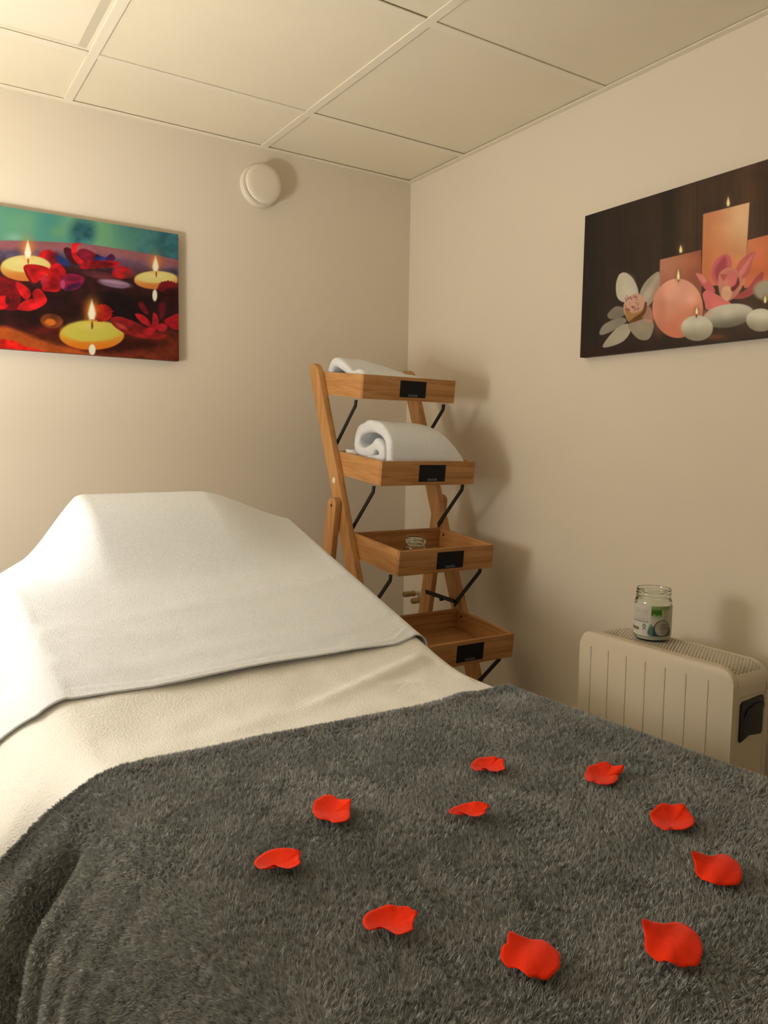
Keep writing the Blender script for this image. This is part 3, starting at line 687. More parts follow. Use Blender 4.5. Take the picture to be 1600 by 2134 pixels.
def fibre_mat(name):
    m = material(name, (0.2, 0.2, 0.2), 0.95, spec=0.0)
    nt = m.node_tree; b = nt.nodes['Principled BSDF']
    a = nt.nodes.new('ShaderNodeVertexColor'); a.layer_name = 'ink'; nt.links.new(a.outputs['Color'], b.inputs['Base Color'])
    return m
def pile(name, P, n_tuft, per, length, width, spread, color, vary, lean_rng, weight, parent, hem_row=None, seed=11):
    """short fibres standing on a cloth grid P, gathered in small tufts"""
    rs = np.random.RandomState(seed)
    R_, C_, _ = P.shape
    A, B, Cc, D = P[:-1, :-1], P[:-1, 1:], P[1:, 1:], P[1:, :-1]
    nrm = np.cross(Cc - A, B - D); area = np.linalg.norm(nrm, axis=-1) * .5
    if nrm[R_ // 2, C_ // 2, 2] < 0: nrm = -nrm
    nrm /= np.linalg.norm(nrm, axis=-1, keepdims=True) + 1e-12
    w = area * weight(A @ UU, A @ VV)
    pr = (w / w.sum()).ravel(); cell = rs.choice(len(pr), n_tuft, p=pr); nh = 0
    if hem_row is not None:                                 # extra tufts along the hem so that its edge looks ragged
        wh = pr.reshape(R_ - 1, C_ - 1)[hem_row]; nh = n_tuft // 40
        cell = np.concatenate([cell, (hem_row % (R_ - 1)) * (C_ - 1) + rs.choice(C_ - 1, nh, p=wh / wh.sum())])
    n_tuft = len(cell); i, j = np.divmod(cell, C_ - 1); a, b = rs.rand(n_tuft, 1), rs.rand(n_tuft, 1)
    if nh: a[-nh:] = (.8 + .2 * rs.rand(nh, 1)) if hem_row < 0 else .2 * rs.rand(nh, 1)
    p = (A[i, j] * (1 - a) + D[i, j] * a) * (1 - b) + (B[i, j] * (1 - a) + Cc[i, j] * a) * b
    n = nrm[i, j]
    t1 = B[i, j] - A[i, j]; t1 /= np.linalg.norm(t1, axis=1, keepdims=True) + 1e-12; t2 = np.cross(n, t1)
    px, py = p @ UU + p[:, 2] * .6, p @ VV
    ang = 2 * np.pi * (1.1 * vnoise(px * 7, py * 7, 51) + .9 * vnoise(px * 22, py * 22, 52)) + 1.2 * rs.randn(n_tuft)
    lean = (lean_rng[0] + lean_rng[1] * (vnoise(px * 9, py * 9, 53) + .5) + .25 * rs.rand(n_tuft))[:, None]
    ld = t1 * np.cos(ang)[:, None] + t2 * np.sin(ang)[:, None]
    L = length * (.75 + .5 * rs.rand(n_tuft, 1))
    tint = (1 - vary / 2 + vary * rs.rand(n_tuft)) * (1 + vary * vnoise(px * 16, py * 16, 54))
    K = per; rep = lambda x: np.repeat(x, K, 0); m = n_tuft * K
    rj = rs.randn(m, 2) * spread
    base = rep(p) + rep(t1) * rj[:, :1] + rep(t2) * rj[:, 1:]
    tip = rep(p + n * L * np.cos(lean) + ld * L * np.sin(lean)) + (rep(t1) * rj[:, :1] + rep(t2) * rj[:, 1:]) * .6 + rep(n) * (rs.randn(m, 1) * length * .15)
    side = np.cross(tip - base, rs.randn(m, 3)); side /= np.linalg.norm(side, axis=1, keepdims=True) + 1e-12
    wd = width / 2 * (.7 + .6 * rs.rand(m, 1))
    Vx = np.stack([base - side * wd, base + side * wd, tip], 1)
    me = fast_mesh(name, Vx.reshape(-1, 3), np.arange(m * 3).reshape(-1, 3)); me.materials.append(fibre_mat(name + '_fibre'))
    at = me.color_attributes.new('ink', 'FLOAT_COLOR', 'POINT')
    c = np.repeat(tint, K * 3)[:, None] * np.array([color])
    at.data.foreach_set('color', np.concatenate([np.clip(c, 0, .92), np.ones((len(c), 1))], 1).astype(np.float32).ravel())
    o = link(bpy.data.objects.new(name, me), parent); o['kind'] = 'stuff'
    return o
pile('pile', Pb, 165000, 5, .0056, .0011, .0014, (.42, .432, .425), .22, (.15, .45), lambda u, v: np.where(v < .15, .12, 1.0) * np.where(u > UC + HW + .005, .3, 1.0), blanket, hem_row=-1)

# ------------------------------------------------------------------ rose petals
FUR_Z = -.4425
def petal(region, zoom, outline, kind, label, seed, up=1.0):
    """outline: rim of the petal as seen in the photo (crop coordinates); the rim is lifted by its curl and laid out on the blanket"""
    px = np.array([(region[0] + a / zoom, region[1] + b / zoom) for a, b in catmull(outline, 3)])
    c = (px.min(0) + px.max(0)) / 2; half = (px.max(0) - px.min(0)) / 2
    r = ray(*c); ctr = r * FUR_Z / r[2]; w = half[0] * FUR_Z / r[2]         # centre on the pile, half width in metres
    xn, yn = (px[:, 0] - c[0]) / half[0], -(px[:, 1] - c[1]) / half[1]
    rs = random.Random(seed)
    def curl(x, y, q):                                                     # height in units of the half width; q = 0 centre .. 1 rim
        if kind == 'arch': z = .10 + .20 * x * x + .26 * y * y - .26 * np.maximum(0, x) * np.maximum(0, -y) + .10 * np.exp(-((x + .35) / .3) ** 2) * np.maximum(0, -y) * q + .030 * np.sin(16 * x + 2 * y) * np.maximum(0, x) ** .5 * q
        elif kind == 'cup': z = .24 * (x * x * .8 + y * y) + .10 * np.maximum(0, y) - .10 * sstep(.7, 1, q) * (1 - sstep(-.3, .2, y)) + .12 * np.maximum(0, x * y)
        else:
            tip = np.maximum(0, -x * .70 + y * .70)
            z = .26 * (1 - .95 * ((x - .28) ** 2 + (y + .05) ** 2)) + .45 * tip ** 2.2 + .10 * np.maximum(0, -x - .35) + .03 * np.sin(6 * x - 3 * y) * q
        return np.maximum(z, -.05) * up
    zb = curl(xn, yn, np.ones_like(xn)) * w; n = len(px)
    z0 = min(zb.min(), min(float(curl(np.array(x_ * q), np.array(y_ * q), q)) * w for x_, y_ in zip(xn, yn) for q in (0, .3, .6, .8)))
    rim = np.array([ray(*p) * (FUR_Z + zz - z0) / ray(*p)[2] for p, zz in zip(px, zb)])
    mid = rim.mean(0)[:2]
    nr = 9; verts = []; faces = []
    for i in range(nr + 1):
        q = i / nr
        for j in range(n if i else 1):
            zz = float(curl(np.array(xn[j] * q), np.array(yn[j] * q), q)) * w - z0
            xy = mid + (rim[j, :2] - mid) * q - ctr[:2]
            verts.append((xy[0], xy[1], zz))
    verts = np.array(verts); verts[:, 2] -= verts[:, 2].min()
    for j in range(n): faces.append((0, 1 + (j + 1) % n, 1 + j))
    for i in range(nr - 1):
        for j in range(n):
            a, b = 1 + i * n + j, 1 + i * n + (j + 1) % n; faces.append((a, b, b + n, a + n))
    o = obj('rose_petal', verts, faces, M_PETAL, smooth=True, loc=(ctr[0], ctr[1], CZ + FUR_Z))
    md = o.modifiers.new('thickness', 'SOLIDIFY'); md.thickness = .0006; md.offset = 1
    tag(o, label, 'petal', 'red fabric rose petals on the grey blanket')
    return o
G_ = 'red fabric rose petal '
petal((980, 1560), 16, [(10, 560), (100, 440), (250, 320), (450, 300), (700, 265), (850, 280), (950, 330), (1090, 350), (1130, 400), (1100, 530), (1170, 670), (1000, 740), (900, 770), (650, 750), (540, 680), (370, 650), (230, 740), (110, 710)],
      'arch', G_ + 'nearest the white sheet, farthest from the viewer', 1)
petal((1200, 1570), 13.33, [(240, 610), (310, 430), (340, 360), (520, 310), (700, 240), (840, 240), (940, 290), (1010, 345), (1150, 345), (1310, 325), (1325, 400), (1280, 520), (1190, 590), (1165, 720), (1080, 810), (950, 860), (780, 875), (640, 860), (500, 800), (360, 790), (270, 700)],
      'cup', G_ + 'cupped with a pointed right corner, nearest the heater', 2)
petal((640, 1640), 13.33, [(150, 640), (200, 390), (330, 320), (450, 235), (600, 215), (730, 240), (850, 330), (960, 350), (1190, 335), (1215, 400), (1190, 600), (1190, 830), (1100, 940), (900, 990), (720, 1000), (620, 940), (480, 920), (330, 890), (200, 780)],
      'cup', G_ + 'cupped, second from the left', 3)
petal((500, 1540), 2.667, [(1160, 400), (1200, 375), (1290, 350), (1340, 350), (1385, 370), (1365, 395), (1362, 415), (1320, 432), (1280, 428), (1240, 410), (1200, 405), (1175, 418)],
      'arch', G_ + 'small and arched, inside the ring just before the farthest one', 4)
petal((1340, 1660), 13.33, [(180, 480), (320, 320), (450, 215), (560, 190), (760, 220), (940, 215), (1120, 205), (1230, 370), (1360, 540), (1430, 650), (1400, 780), (1300, 850), (1130, 920), (900, 930), (760, 910), (620, 950), (450, 860), (280, 740)],
      'cup', G_ + 'hexagonal cup on the right, between heater and rightmost petal', 5)
petal((500, 1540), 2.667, [(78, 685), (110, 650), (180, 615), (260, 606), (330, 620), (335, 650), (330, 670), (338, 690), (280, 722), (220, 712), (180, 700), (120, 725), (85, 705)],
      'arch', G_ + 'leftmost of all, arched with a ragged right end', 6)
petal((1420, 1750), 10.67, [(220, 300), (260, 245), (400, 300), (500, 330), (560, 360), (690, 365), (780, 340), (900, 325), (1020, 350), (1150, 440), (1260, 530), (1330, 680), (1350, 800), (1300, 960), (1180, 1010), (900, 1020), (700, 980), (560, 920), (440, 880), (310, 740), (285, 540)],
      'tip', G_ + 'rightmost of all, with a raised left tip', 7)
petal((740, 1870), 10, [(150, 500), (250, 330), (450, 240), (700, 150), (900, 190), (1100, 190), (1200, 260), (1300, 310), (1230, 460), (1200, 600), (1190, 690), (900, 790), (720, 700), (550, 630), (400, 640), (270, 690)],
      'arch', G_ + 'large and arched, at the near left of the ring', 8)
petal((1020, 1920), 8.89, [(350, 200), (420, 195), (560, 270), (690, 310), (770, 345), (950, 350), (1080, 400), (1180, 490), (1290, 600), (1310, 750), (1290, 870), (1180, 990), (1080, 1080), (960, 1080), (860, 1040), (730, 1040), (640, 960), (500, 870), (340, 860), (230, 740), (195, 620), (240, 460), (310, 410), (330, 270)],
      'tip', G_ + 'nearest the bottom of the photo, raised left tip', 9)
petal((1310, 1890), 8.89, [(240, 250), (340, 235), (430, 285), (540, 290), (640, 315), (800, 290), (930, 295), (1080, 350), (1240, 480), (1330, 620), (1370, 820), (1330, 950), (1320, 1030), (1250, 1100), (1100, 1100), (1000, 1125), (900, 1090), (760, 1030), (660, 1000), (590, 1030), (480, 980), (340, 850), (295, 740), (290, 520)],
      'tip', G_ + 'domed, at the near right, with pointed upper corner', 10)

# ------------------------------------------------------------------ ladder shelf in the corner
XL, XR = 1.175, 1.510                                # outer sides of the trays
shelf = empty('ladder_shelf', (1.343, 1.90, 0))
tag(shelf, 'folding wooden ladder shelf with tilted trays and black braces in the corner', 'shelf')
def keep(o, parent):                                  # parent without moving
    o.parent = parent; o.matrix_parent_inverse = Matrix.Translation(-parent.location); return o
def fy(z): return 2.087 + .41 * z                     # front edge of the front legs (z relative to the camera)
def by(z): return 2.020 - .18 * (z + .186)            # front edge of the back legs
def leg_outline(fn, depth, ztop, n=9):
    zb = -CZ; pts = [(fn(zb), 0.0), (fn(zb) + depth, 0.0)]
    c_y = fn(ztop) + depth / 2; rr = depth / 2
    sl = (fn(ztop) - fn(ztop - .1)) / .1
    for q in range(n + 1):
        a = math.pi * q / n
        pts.append((c_y + rr * math.cos(a) + sl * rr * math.sin(a) * .9, ztop + CZ + rr * .9 * math.sin(a)))
    return pts
for x0, x1 in ((XL - .0205, XL - .001), (XR + .001, XR + .0205)):
    keep(prism('front_leg', leg_outline(fy, .060, .222), 'x', x0, x1, M_WZ, None, bevel=.0015), shelf)
for x0, x1 in ((XL - .042, XL - .022), (XR + .022, XR + .042)):
    keep(prism('back_leg', leg_outline(by, .054, -.188), 'x', x0, x1, M_WZ, None, bevel=.0015), shelf)
for xx in (XL - .0426, XR + .0426): keep(tube('pivot_hole_dark', [(xx - .0006, 2.046, CZ - .188), (xx + .0006, 2.046, CZ - .188)], .0042, M_HOLE, None, 12), shelf)  # dark discs, the shade inside the pivot holes put into colour
keep(lathe('plug', [(0, 0), (.0088, 0), (.0088, -.0012), (0, -.0016)], M_CREAM, None, n=20, axis='x'), shelf).location = (XL - .0205, 2.070, CZ - .114)
keep(box('back_rail', (XL - .020, 2.16, .25), (XR + .020, 2.178, .29), M_WX, None, bevel=.001), shelf)
TILT = math.radians(5.6); TW, TD, THH, TT = XR - XL, .262, .070, .0105
fronts = [(1.937, .198), (1.831, -.050), (1.736, -.2925), (1.637, -.538), (1.538, -.783)]
trays = []
def letters(txt, size, mat, parent, loc, rot):
    cu = bpy.data.curves.new('text', 'FONT'); cu.body = txt; cu.size = size; cu.align_x = 'CENTER'; cu.extrude = .0001
    tmp = bpy.data.objects.new('tmp', cu); COL.objects.link(tmp)
    dg = bpy.context.evaluated_depsgraph_get(); me = bpy.data.meshes.new_from_object(tmp.evaluated_get(dg))
    bpy.data.objects.remove(tmp); me.materials.clear(); me.materials.append(mat)
    o = link(bpy.data.objects.new('lettering', me), parent); o.location = loc; o.rotation_euler = rot
    return o
for n_, (yf_, zf_) in enumerate(fronts):
    # local frame: origin at the lower front left corner, y runs back, z up
    tray = box('tray', (TT, TT, .004), (TW - TT, TD - TT, .011), M_WX, shelf)
    ca, sa = math.cos(TILT), math.sin(TILT)
    tray.location = Vector((XL, yf_ + THH * sa, CZ + zf_ - THH * ca)) - shelf.location
    tray.rotation_euler = (TILT, 0, 0)
    box('front_board', (0, 0, 0), (TW, TT, THH), M_WX, tray, bevel=.0007, seg=1)
    box('back_board', (TT, TD - TT, 0), (TW - TT, TD, THH), M_WX, tray, bevel=.0007, seg=1)
    box('side_board', (0, TT + .0002, 0), (TT, TD, THH - .0003), M_WY, tray, bevel=.0007, seg=1)
    box('side_board', (TW - TT, TT + .0002, 0), (TW, TD, THH - .0003), M_WY, tray, bevel=.0007, seg=1)
    lathe('screw_hole_dark', [(0, 0), (.0035, 0), (.0035, -.0015), (0, -.0015)], M_HOLE, tray, n=12, axis='x', loc=(TW - TT, TD - TT - .02, THH - .018))  # dark disc coloured as the shade inside a screw hole
    px0, px1 = TW * .385, TW * .665
    box('label_plate', (px0, -.0014, .0105), (px1, -.0001, .0595), M_SLATE, tray)
    letters('CALOUR', .0085, M_LETTER, tray, ((px0 + px1) / 2, -.0016, .0135), (math.pi / 2, 0, 0))
    trays.append(tray)
    # folding braces
    for s_, x0 in ((0, XL + .004), (1, XR - .008)):
        pts = [(.046, -.0715), (.058, -.0715), (.0605, -.086), (.176, -.203), (.173, -.219), (.164, -.207), (.050, -.091)]
        o = prism('brace', [(yf_ + a, CZ + zf_ + b) for a, b in pts], 'x', x0, x0 + .004, M_BLACK, None)
        keep(o, shelf)
    if n_ == 2:                                         # the loose locking arm of the third tray
        o = prism('locking_arm', [(yf_ + .166, CZ + zf_ - .205), (yf_ + .320, CZ + zf_ - .201), (yf_ + .322, CZ + zf_ - .187), (yf_ + .170, CZ + zf_ - .193)], 'x', XR - .013, XR - .009, M_BLACK, None)
        keep(o, shelf)
        keep(tube('locking_pin', [(XR - .016, yf_ + .235, CZ + zf_ - .204), (XR - .006, yf_ + .235, CZ + zf_ - .204)], .006, M_BLACK, None, 12), shelf)

# ---- rolled towel on the second tray, folded towel on the top tray
def strip_roll(name, centre, thick, x0, x1, shape, mat, nx=26, wob=.003, seed=1):
    """a folded strip (centre line in (depth, height)) extruded along x, with soft ends"""
    c = np.array(catmull(centre, 6, closed=False)); n = len(c)
    t = np.gradient(c, axis=0); t /= np.linalg.norm(t, axis=1, keepdims=True) + 1e-9; nn = np.stack([-t[:, 1], t[:, 0]], 1)
    prof = []
    th = thick * np.ones(n)
    for k_ in range(n): prof.append(c[k_] + nn[k_] * th[k_] / 2)
    for a in np.linspace(0, math.pi, 6)[1:-1]: prof.append(c[-1] + thick / 2 * (nn[-1] * math.cos(a) + t[-1] * math.sin(a)))
    for k_ in range(n - 1, -1, -1): prof.append(c[k_] - nn[k_] * th[k_] / 2)
    for a in np.linspace(0, math.pi, 6)[1:-1]: prof.append(c[0] + thick / 2 * (-nn[0] * math.cos(a) - t[0] * math.sin(a)))
    prof = np.array(prof); cen = c.mean(0); m = len(prof)
    cc = np.concatenate([c, np.repeat(c[-1:], 4, 0), c[::-1], np.repeat(c[:1], 4, 0)])
    verts = []
    ss = np.concatenate([[0, .004, .012, .026], np.linspace(.05, .95, nx), [.974, .988, .996, 1]])
    for s in ss:
        e = min(s, 1 - s); k_ = math.sqrt(max(0, 1 - (1 - min(1, e / .03)) ** 2)) * .75 + .25       # layer thickness pinches at the ends
        q = cc + (prof - cc) * k_
        q = shape(q, s)
        x = x0 + (x1 - x0) * s
        w = wob * vnoise(q[:, 0] * 40 + seed, q[:, 1] * 40 + s * 9, seed)
        ex = .010 * vnoise(q[:, 0] * 25 + 7, q[:, 1] * 25, seed + 1) * (1 if e < .05 else 0)
        for (d_, h_), ww, xx in zip(q, w, np.broadcast_to(ex, len(q))): verts.append((x + xx, d_ + ww, h_ + ww))
    faces = []; L = len(ss)
    for a in range(L - 1):
        for b in range(m): b2 = (b + 1) % m; faces.append((a * m + b, a * m + b2, (a + 1) * m + b2, (a + 1) * m + b))
    half = n + 4                                         # end caps as strips between the two sides of the layer
    for base, rev in ((0, 0), ((L - 1) * m, 1)):
        for b in range(n - 1):
            f_ = (base + b, base + b + 1, base + (2 * n + 3) - b - 1, base + (2 * n + 3) - b); faces.append(f_ if rev else f_[::-1])
        f1 = tuple(base + i for i in [n - 1] + list(range(n, n + 4)) + [n + 4]); faces.append(f1 if rev else f1[::-1])
        f2 = tuple(base + i for i in [2 * n + 3] + list(range(2 * n + 4, 2 * n + 8)) + [0]); faces.append(f2 if rev else f2[::-1])
    o = obj(name, verts, faces, mat, smooth=True)
    return o
yf_, zf_ = fronts[1]
D0, H0 = yf_ + .014, CZ + zf_ - .054
cl = [(.030, .010), (.012, .045), (.018, .080), (.050, .104), (.105, .110), (.160, .098), (.185, .074), (.170, .052), (.135, .047), (.100, .060), (.070, .072), (.048, .060), (.052, .040), (.085, .034), (.125, .030), (.142, .018), (.105, .010), (.065, .012)]
def roll_shape(q, s):
    q = q.copy(); dr = sstep(.55, 1.0, s)
    q[:, 1] = q[:, 1] * 1.30 * (1 - .55 * max(0, (s - .45) / .55) ** 3) ; q[:, 0] = q[:, 0] * 1.06 * (1 - .10 * dr)
    q[:, 1] -= .006 * s
    q[:, 1] += q[:, 0] * math.tan(TILT)
    return q
roll = strip_roll('rolled_towel', [(a + D0, b) for a, b in cl], .026, XL + .036, XR - .020, lambda q, s: np.stack([D0 + roll_shape(np.stack([q[:, 0] - D0, q[:, 1]], 1), s)[:, 0], H0 + roll_shape(np.stack([q[:, 0] - D0, q[:, 1]], 1), s)[:, 1]], 1), M_TERRY, wob=.004, seed=3)
tag(roll, 'thick rolled white towel lying in the second tray of the wooden ladder shelf', 'towel')
yf_, zf_ = fronts[0]
D1, H1 = yf_ + .016, CZ + zf_ - .056
cl2 = [(.015, .012), (.012, .030), (.020, .048), (.040, .056), (.075, .054), (.105, .062), (.150, .082), (.190, .088), (.222, .070), (.224, .044), (.200, .030), (.150, .034), (.110, .030), (.070, .032), (.045, .028), (.060, .014), (.120, .012), (.180, .012)]
def fold_shape(q, s):
    q = q.copy(); dr = sstep(.25, 1.0, s)
    q[:, 1] = q[:, 1] * (1 - .36 * dr) ; q[:, 1] += q[:, 0] * math.tan(TILT)
    return q
fold = strip_roll('folded_towel', [(a + D1, b) for a, b in cl2], .027, XL + .016, XR - .016, lambda q, s: np.stack([q[:, 0], H1 + fold_shape(np.stack([q[:, 0] - D1, q[:, 1]], 1), s)[:, 1]], 1), M_TERRY, wob=.006, seed=8)
tag(fold, 'folded white towel lying flat in the top tray of the wooden ladder shelf', 'towel')

# ---- small glass pieces in the trays
def in_tray(k_, x, d, e):
    """world position at depth d and height e above the inside bottom of tray k_"""
    yy, zz = fronts[k_]; ca, sa = math.cos(TILT), math.sin(TILT); h_ = e + .011 - THH
    return (x, yy + d * ca - h_ * sa, CZ + zz + d * sa + h_ * ca)
gj = empty('glass_jar', in_tray(2, 1.287, .085, 0)); gj.rotation_euler = (TILT, 0, 0)
tag(gj, 'small empty clear glass jar in the third tray of the ladder shelf', 'jar')
lathe('body', [(0, .0005), (.028, .0005), (.033, .004), (.034, .012), (.034, .046), (.031, .054), (.029, .056), (.0305, .058), (.029, .060), (.0305, .063), (.029, .066), (.0305, .069), (.029, .072), (.029, .076),
               (.0265, .076), (.0265, .056), (.031, .046), (.031, .012), (.028, .005), (0, .005)], M_GLASS2, gj, n=40)
gd = empty('glass_cup', in_tray(1, 1.213, .225, 0)); gd.rotation_euler = (TILT, 0, 0)
tag(gd, 'small milky glass cup behind the rolled towel in the second tray', 'cup')
lathe('bowl', [(0, .0005), (.016, .0005), (.022, .02), (.024, .066), (.0225, .068), (.0205, .066), (.019, .02), (.014, .005), (0, .005)], material('milky_glass', (.72, .70, .68), .25, var=.05, spec=.5), gd, n=32)

# ---- capped pipe stubs on the right wall near the corner
for yy, zz, L, lab in ((2.330, CZ - .553, .078, 'longer upper brass-capped pipe stub on the right wall behind the ladder shelf'), (2.300, CZ - .574, .062, 'shorter lower brass-capped pipe stub on the right wall behind the ladder shelf')):
    ps = empty('pipe_stub', (WALL_X, yy, zz)); tag(ps, lab, 'pipe', 'capped pipe stubs behind the shelf')
    lathe('flange', [(0, 0), (.021, 0), (.021, -.003), (.013, -.008), (0, -.008)], M_PIPE, ps, n=24, axis='x')
    lathe('pipe', [(0, -.004), (.0075, -.004), (.0075, -L * .55), (0, -L * .55)], M_PIPE, ps, n=16, axis='x')
    lathe('cap', [(0, -L * .40), (.0110, -L * .40), (.0110, -L * .56), (.0096, -L * .60), (.0096, -L * .66), (.0110, -L * .68), (.0110, -L * .94), (.0090, -L), (0, -L)], M_BRASS, ps, n=12, axis='x')

# ------------------------------------------------------------------ electric heater by the right wall
HX, HXB = 1.372, 1.502; HY0, HY1 = .866, 1.262; HT = CZ - .430; HB = .085
heater = empty('electric_heater', (1.44, 1.055, 0))
tag(heater, 'cream electric convector heater with perforated top and black side handle by the right wall', 'heater')
def rrect(y0, y1, z0, z1, r, n=8):
    out = []
    for cy, cz, a0 in ((y1 - r, z1 - r, 0), (y0 + r, z1 - r, 90), (y0 + r, z0 + r, 180), (y1 - r, z0 + r, 270)):
        for q in range(n + 1):
            a = math.radians(a0 + 90 * q / n); out.append((cy + r * math.cos(a), cz + r * math.sin(a)))
    return out
def ring_shell(name, outline, x0, x1, mat, parent, idx=None, closed=True):
    v, f_ = [], []; m = len(outline)
    for x in (x0, x1):
        for y, z in outline: v.append((x, y, z))
    for b in range(m if closed else m - 1): b2 = (b + 1) % m; f_.append((b, b2, m + b2, m + b))
    return auto_smooth(obj(name, v, f_, mat, parent), 30)
# body: back plate, sides with rounded shoulders; the perforated sheet closes the top
ol = rrect(HY0 + .004, HY1 - .004, HB, HT, .040)
keep(prism('back_plate', ol, 'x', HXB - .012, HXB, M_HEATER, None, bevel=.003), heater)
keep(prism('shoulder_band', ol, 'x', HX + .012, HX + .024, M_HEATER, None, bevel=.001), heater)
side_z = HT - .058
lo = [(HY0 + .004, HB + .03), (HY0 + .004, side_z)]
for nm, y0, y1 in (('side_panel', HY0 + .0045, HY0 + .012), ('side_panel', HY1 - .012, HY1 - .0045)):
    keep(box(nm, (HX + .024, y0, HB + .02), (HXB - .012, y1, side_z), M_HEATER, None, bevel=.001, seg=1), heater)
keep(box('grille_dark_box', (HX + .026, HY0 + .014, HB + .01), (HXB - .014, HY1 - .014, HT - .045), M_HANDLE, None), heater)  # added black box; its colour stands in for the darkness behind the perforations
# perforated top sheet that wraps over both shoulders
arc = [p for p in ol if p[1] > side_z + .001]; arc = sorted(arc[:18], key=lambda p: -p[0]) if False else arc
top_out = [(HY1 - .004, side_z + .001)] + [p for p in rrect(HY0 + .004, HY1 - .004, HB, HT, .040)[:18]] + [(HY0 + .004, side_z + .001)]
me_v, me_f, uvs = [], [], []
s_acc = [0.0]
for a in range(1, len(top_out)): s_acc.append(s_acc[-1] + math.dist(top_out[a], top_out[a - 1]))
for (y, z), s in zip(top_out, s_acc):
    for x in (HX + .024, HXB - .010): me_v.append((x, y, z - .0005)); uvs.append((s, x - HX))
for a in range(len(top_out) - 1): me_f.append((2 * a, 2 * a + 1, 2 * a + 3, 2 * a + 2))
gr = obj('grille', me_v, me_f, M_GRILLE, None, smooth=True)
uvl = gr.data.uv_layers.new(name='sheet')
for lp_ in gr.data.loops: uvl.data[lp_.index].uv = uvs[lp_.vertex_index]
keep(gr, heater)
# plain strips below the perforation at both ends
# front plate, proud of the body, with shallow vertical ribs
fp = prism('front_panel', rrect(HY0, HY1, HB - .01, HT + .001, .030), 'x', HX, HX + .013, M_HEATER, None, bevel=.005)
keep(fp, heater)
for q in range(7):
    yy = 1.2275 - q * .0509
    keep(box('rib', (HX - .0016, yy - .0022, HB + .03), (HX + .001, yy + .0022, CZ - .461), M_HEATER, None, bevel=.0007, seg=1), heater)
# black moulded handle on the near end
hz0, hz1 = CZ - .580, CZ - .493
hp = [(HX + .032, hz0 + .005), (HX + .036, hz0), (HX + .044, hz0 + .003), (HX + .064, hz0 + .012), (HX + .106, hz0 + .006), (HX + .110, hz0 + .012), (HX + .110, hz1 - .006), (HX + .106, hz1), (HX + .090, hz1), (HX + .060, hz1 - .003), (HX + .038, hz1 - .004), (HX + .032, hz1 - .010)]
keep(prism('handle', hp, 'y', HY0 + .0015, HY0 + .011, M_HANDLE, None, bevel=.0012), heater)
keep(prism('handle_lip', [(HX + .044, hz1 - .036), (HX + .060, hz1 - .030), (HX + .106, hz1 - .026), (HX + .106, hz1 - .014), (HX + .075, hz1 - .013), (HX + .052, hz1 - .022)], 'y', HY0 - .002, HY0 + .004, M_HANDLE, None, bevel=.001), heater)
for yy in (HY0 + .05, HY1 - .08):
    keep(box('foot', (HX + .005, yy, 0), (HXB + .02, yy + .03, HB + .02), M_HANDLE, None, bevel=.004), heater)

# ---- jar of coconut oil on the heater
JR, JH = .0405, .116
jx, jy = 1.447, 1.118
jar = empty('coconut_oil_jar', (jx, jy, HT + .0004))
tag(jar, 'open glass jar of white coconut oil with a printed label standing on the heater', 'jar')
prof = [(0, .0006), (.030, .0006), (.036, .002), (.0395, .007), (JR, .013), (JR, .083), (.0398, .089), (.0382, .0925), (.0368, .095), (.0382, .098), (.0382, .0995), (.0368, .101), (.0368, .104), (.0382, .1055), (.0382, .107), (.0368, .109), (.0374, .113), (.0366, JH), (.0350, JH - .0006), (.0342, .112), (.0346, .096), (.0372, .087), (.0378, .082), (.0375, .012), (.034, .005), (0, .004)]
lathe('glass', prof, M_GLASS, jar, n=56)
lathe('coconut_oil', [(0, .0045), (.0335, .0055), (.0370, .0125), (.0370, .030), (.033, .027), (0, .025)], M_OIL, jar, n=40)
dirc = math.atan2(-jy, -jx)                              # the side of the jar that faces the room
nphi, nz = 220, 110
ph, hz = np.meshgrid(np.linspace(-1.9, 1.9, nphi), np.linspace(.014, .082, nz))
ang = dirc + ph                                          # ph > 0 runs to the viewer's right
Pj = np.stack([(JR + .0004) * np.cos(ang), (JR + .0004) * np.sin(ang), hz], -1)
# label coordinates: arc length in mm (right positive) and height in mm
k = Ink(ph * JR * 1000, hz * 1000)
X, Y = k.X, k.Y
k.C[:] = (196, 192, 184)
k.put((X > -4).astype(float), (176, 178, 160))
for r_ in range(9): k.put(((np.abs(Y - (73 - 3.0 * r_)) < .7) & (X > -46) & (X < -9) & (np.sin(X * 2.3 + r_ * 1.7) > -.55)) * .55, (120, 104, 96))
k.put(((Y > 43.5) & (Y < 47) & (X < -8)) * .7, (120, 112, 104)); k.put(((Y > 24) & (Y < 31) & (X < -30)) * .8, (104, 84, 66))
k.ell(-17.5, 35.5, 3.6, 5.2, (70, 72, 76), soft=1); k.ell(-17.5, 35.5, 1.6, 3.4, (190, 186, 178), soft=.8); k.put(((np.abs(Y - 28.5) < .8) & (np.abs(X + 17.5) < 5)) * .8, (96, 96, 98))
for r_ in range(3): k.put(((np.abs(Y - (24 - 2.4 * r_)) < .5) & (np.abs(X + 17.5) < 5)) * .5, (130, 124, 118))
k.poly([(-5.5, 16), (42, 16), (42, 34), (22, 40), (6, 36), (-5.5, 34)], (52, 66, 62), soft=4)
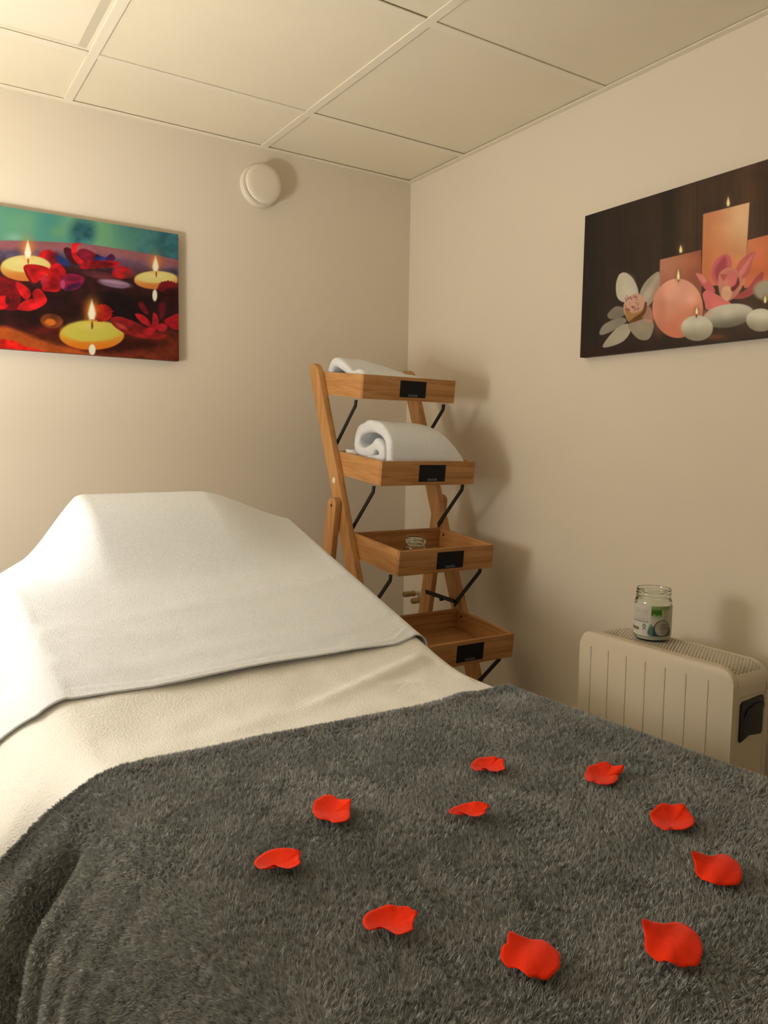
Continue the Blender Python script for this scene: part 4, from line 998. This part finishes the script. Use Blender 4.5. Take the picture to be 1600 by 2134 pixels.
k.poly([(-6, 15), (0, 15), (1, 38), (-6, 38)], (84, 124, 116), soft=4, op=.8)
k.poly([(-3, 60), (19, 58), (20, 76), (-3, 77)], (62, 104, 38), soft=1.2, smooth=False); k.ell(3, 59, 4, 5, (150, 168, 126), soft=3, op=.8); k.ell(13, 58, 5, 5, (150, 168, 126), soft=3, op=.8)
k.put(((X > -3) & (X < 40) & (Y > 73)) * .8, (122, 146, 92))
for r_ in range(4): k.put(((np.abs(Y - (70 - 5.0 * r_)) < 1.4) & (X > 23) & (X < 34) & (np.sin(X * 3.1 + r_) > -.3)) * .7, (120, 116, 70))
k.ell(22, 33, 18.5, 18.5, (34, 26, 20), soft=.8); k.ell(22.5, 33.2, 17.2, 17.2, (150, 142, 132), soft=.8); k.ell(13, 26, 6, 10, (168, 160, 150), rot=25, soft=4, op=.8)
FONT = {'C': '01110 10001 10000 10000 10000 10001 01110', 'O': '01110 10001 10001 10001 10001 10001 01110', 'N': '10001 11001 11001 10101 10011 10011 10001', 'A': '01110 10001 10001 11111 10001 10001 10001',
        'T': '11111 00100 00100 00100 00100 00100 00100', 'U': '10001 10001 10001 10001 10001 10001 01110', 'R': '11110 10001 10001 11110 10100 10010 10001', 'L': '10000 10000 10000 10000 10000 10000 11111'}
def stamp(txt, x, y, h, col):
    s = h / 7
    for q, ch in enumerate(txt):
        rows_ = FONT[ch].split()
        for a, rw in enumerate(rows_):
            for b, bit in enumerate(rw):
                if bit == '1':
                    cx, cy = x + (q * 6 + b + .5) * s, y - (a + .5) * s
                    k.put(((np.abs(X - cx) < s * .55) & (np.abs(Y - cy) < s * .55)) * .9, col)
stamp('NATURAL', 18, 42.5, 3.6, (70, 56, 54)); stamp('COCO', 17.5, 36.5, 6.6, (56, 44, 50))
for r_ in range(2): k.put(((np.abs(Y - (26.5 - 3 * r_)) < .6) & (X > 18) & (X < 33)) * .6, (96, 86, 82))
lab_ = print_sheet('label', Pj, k.C, M_LABEL, jar, gain=1.05)
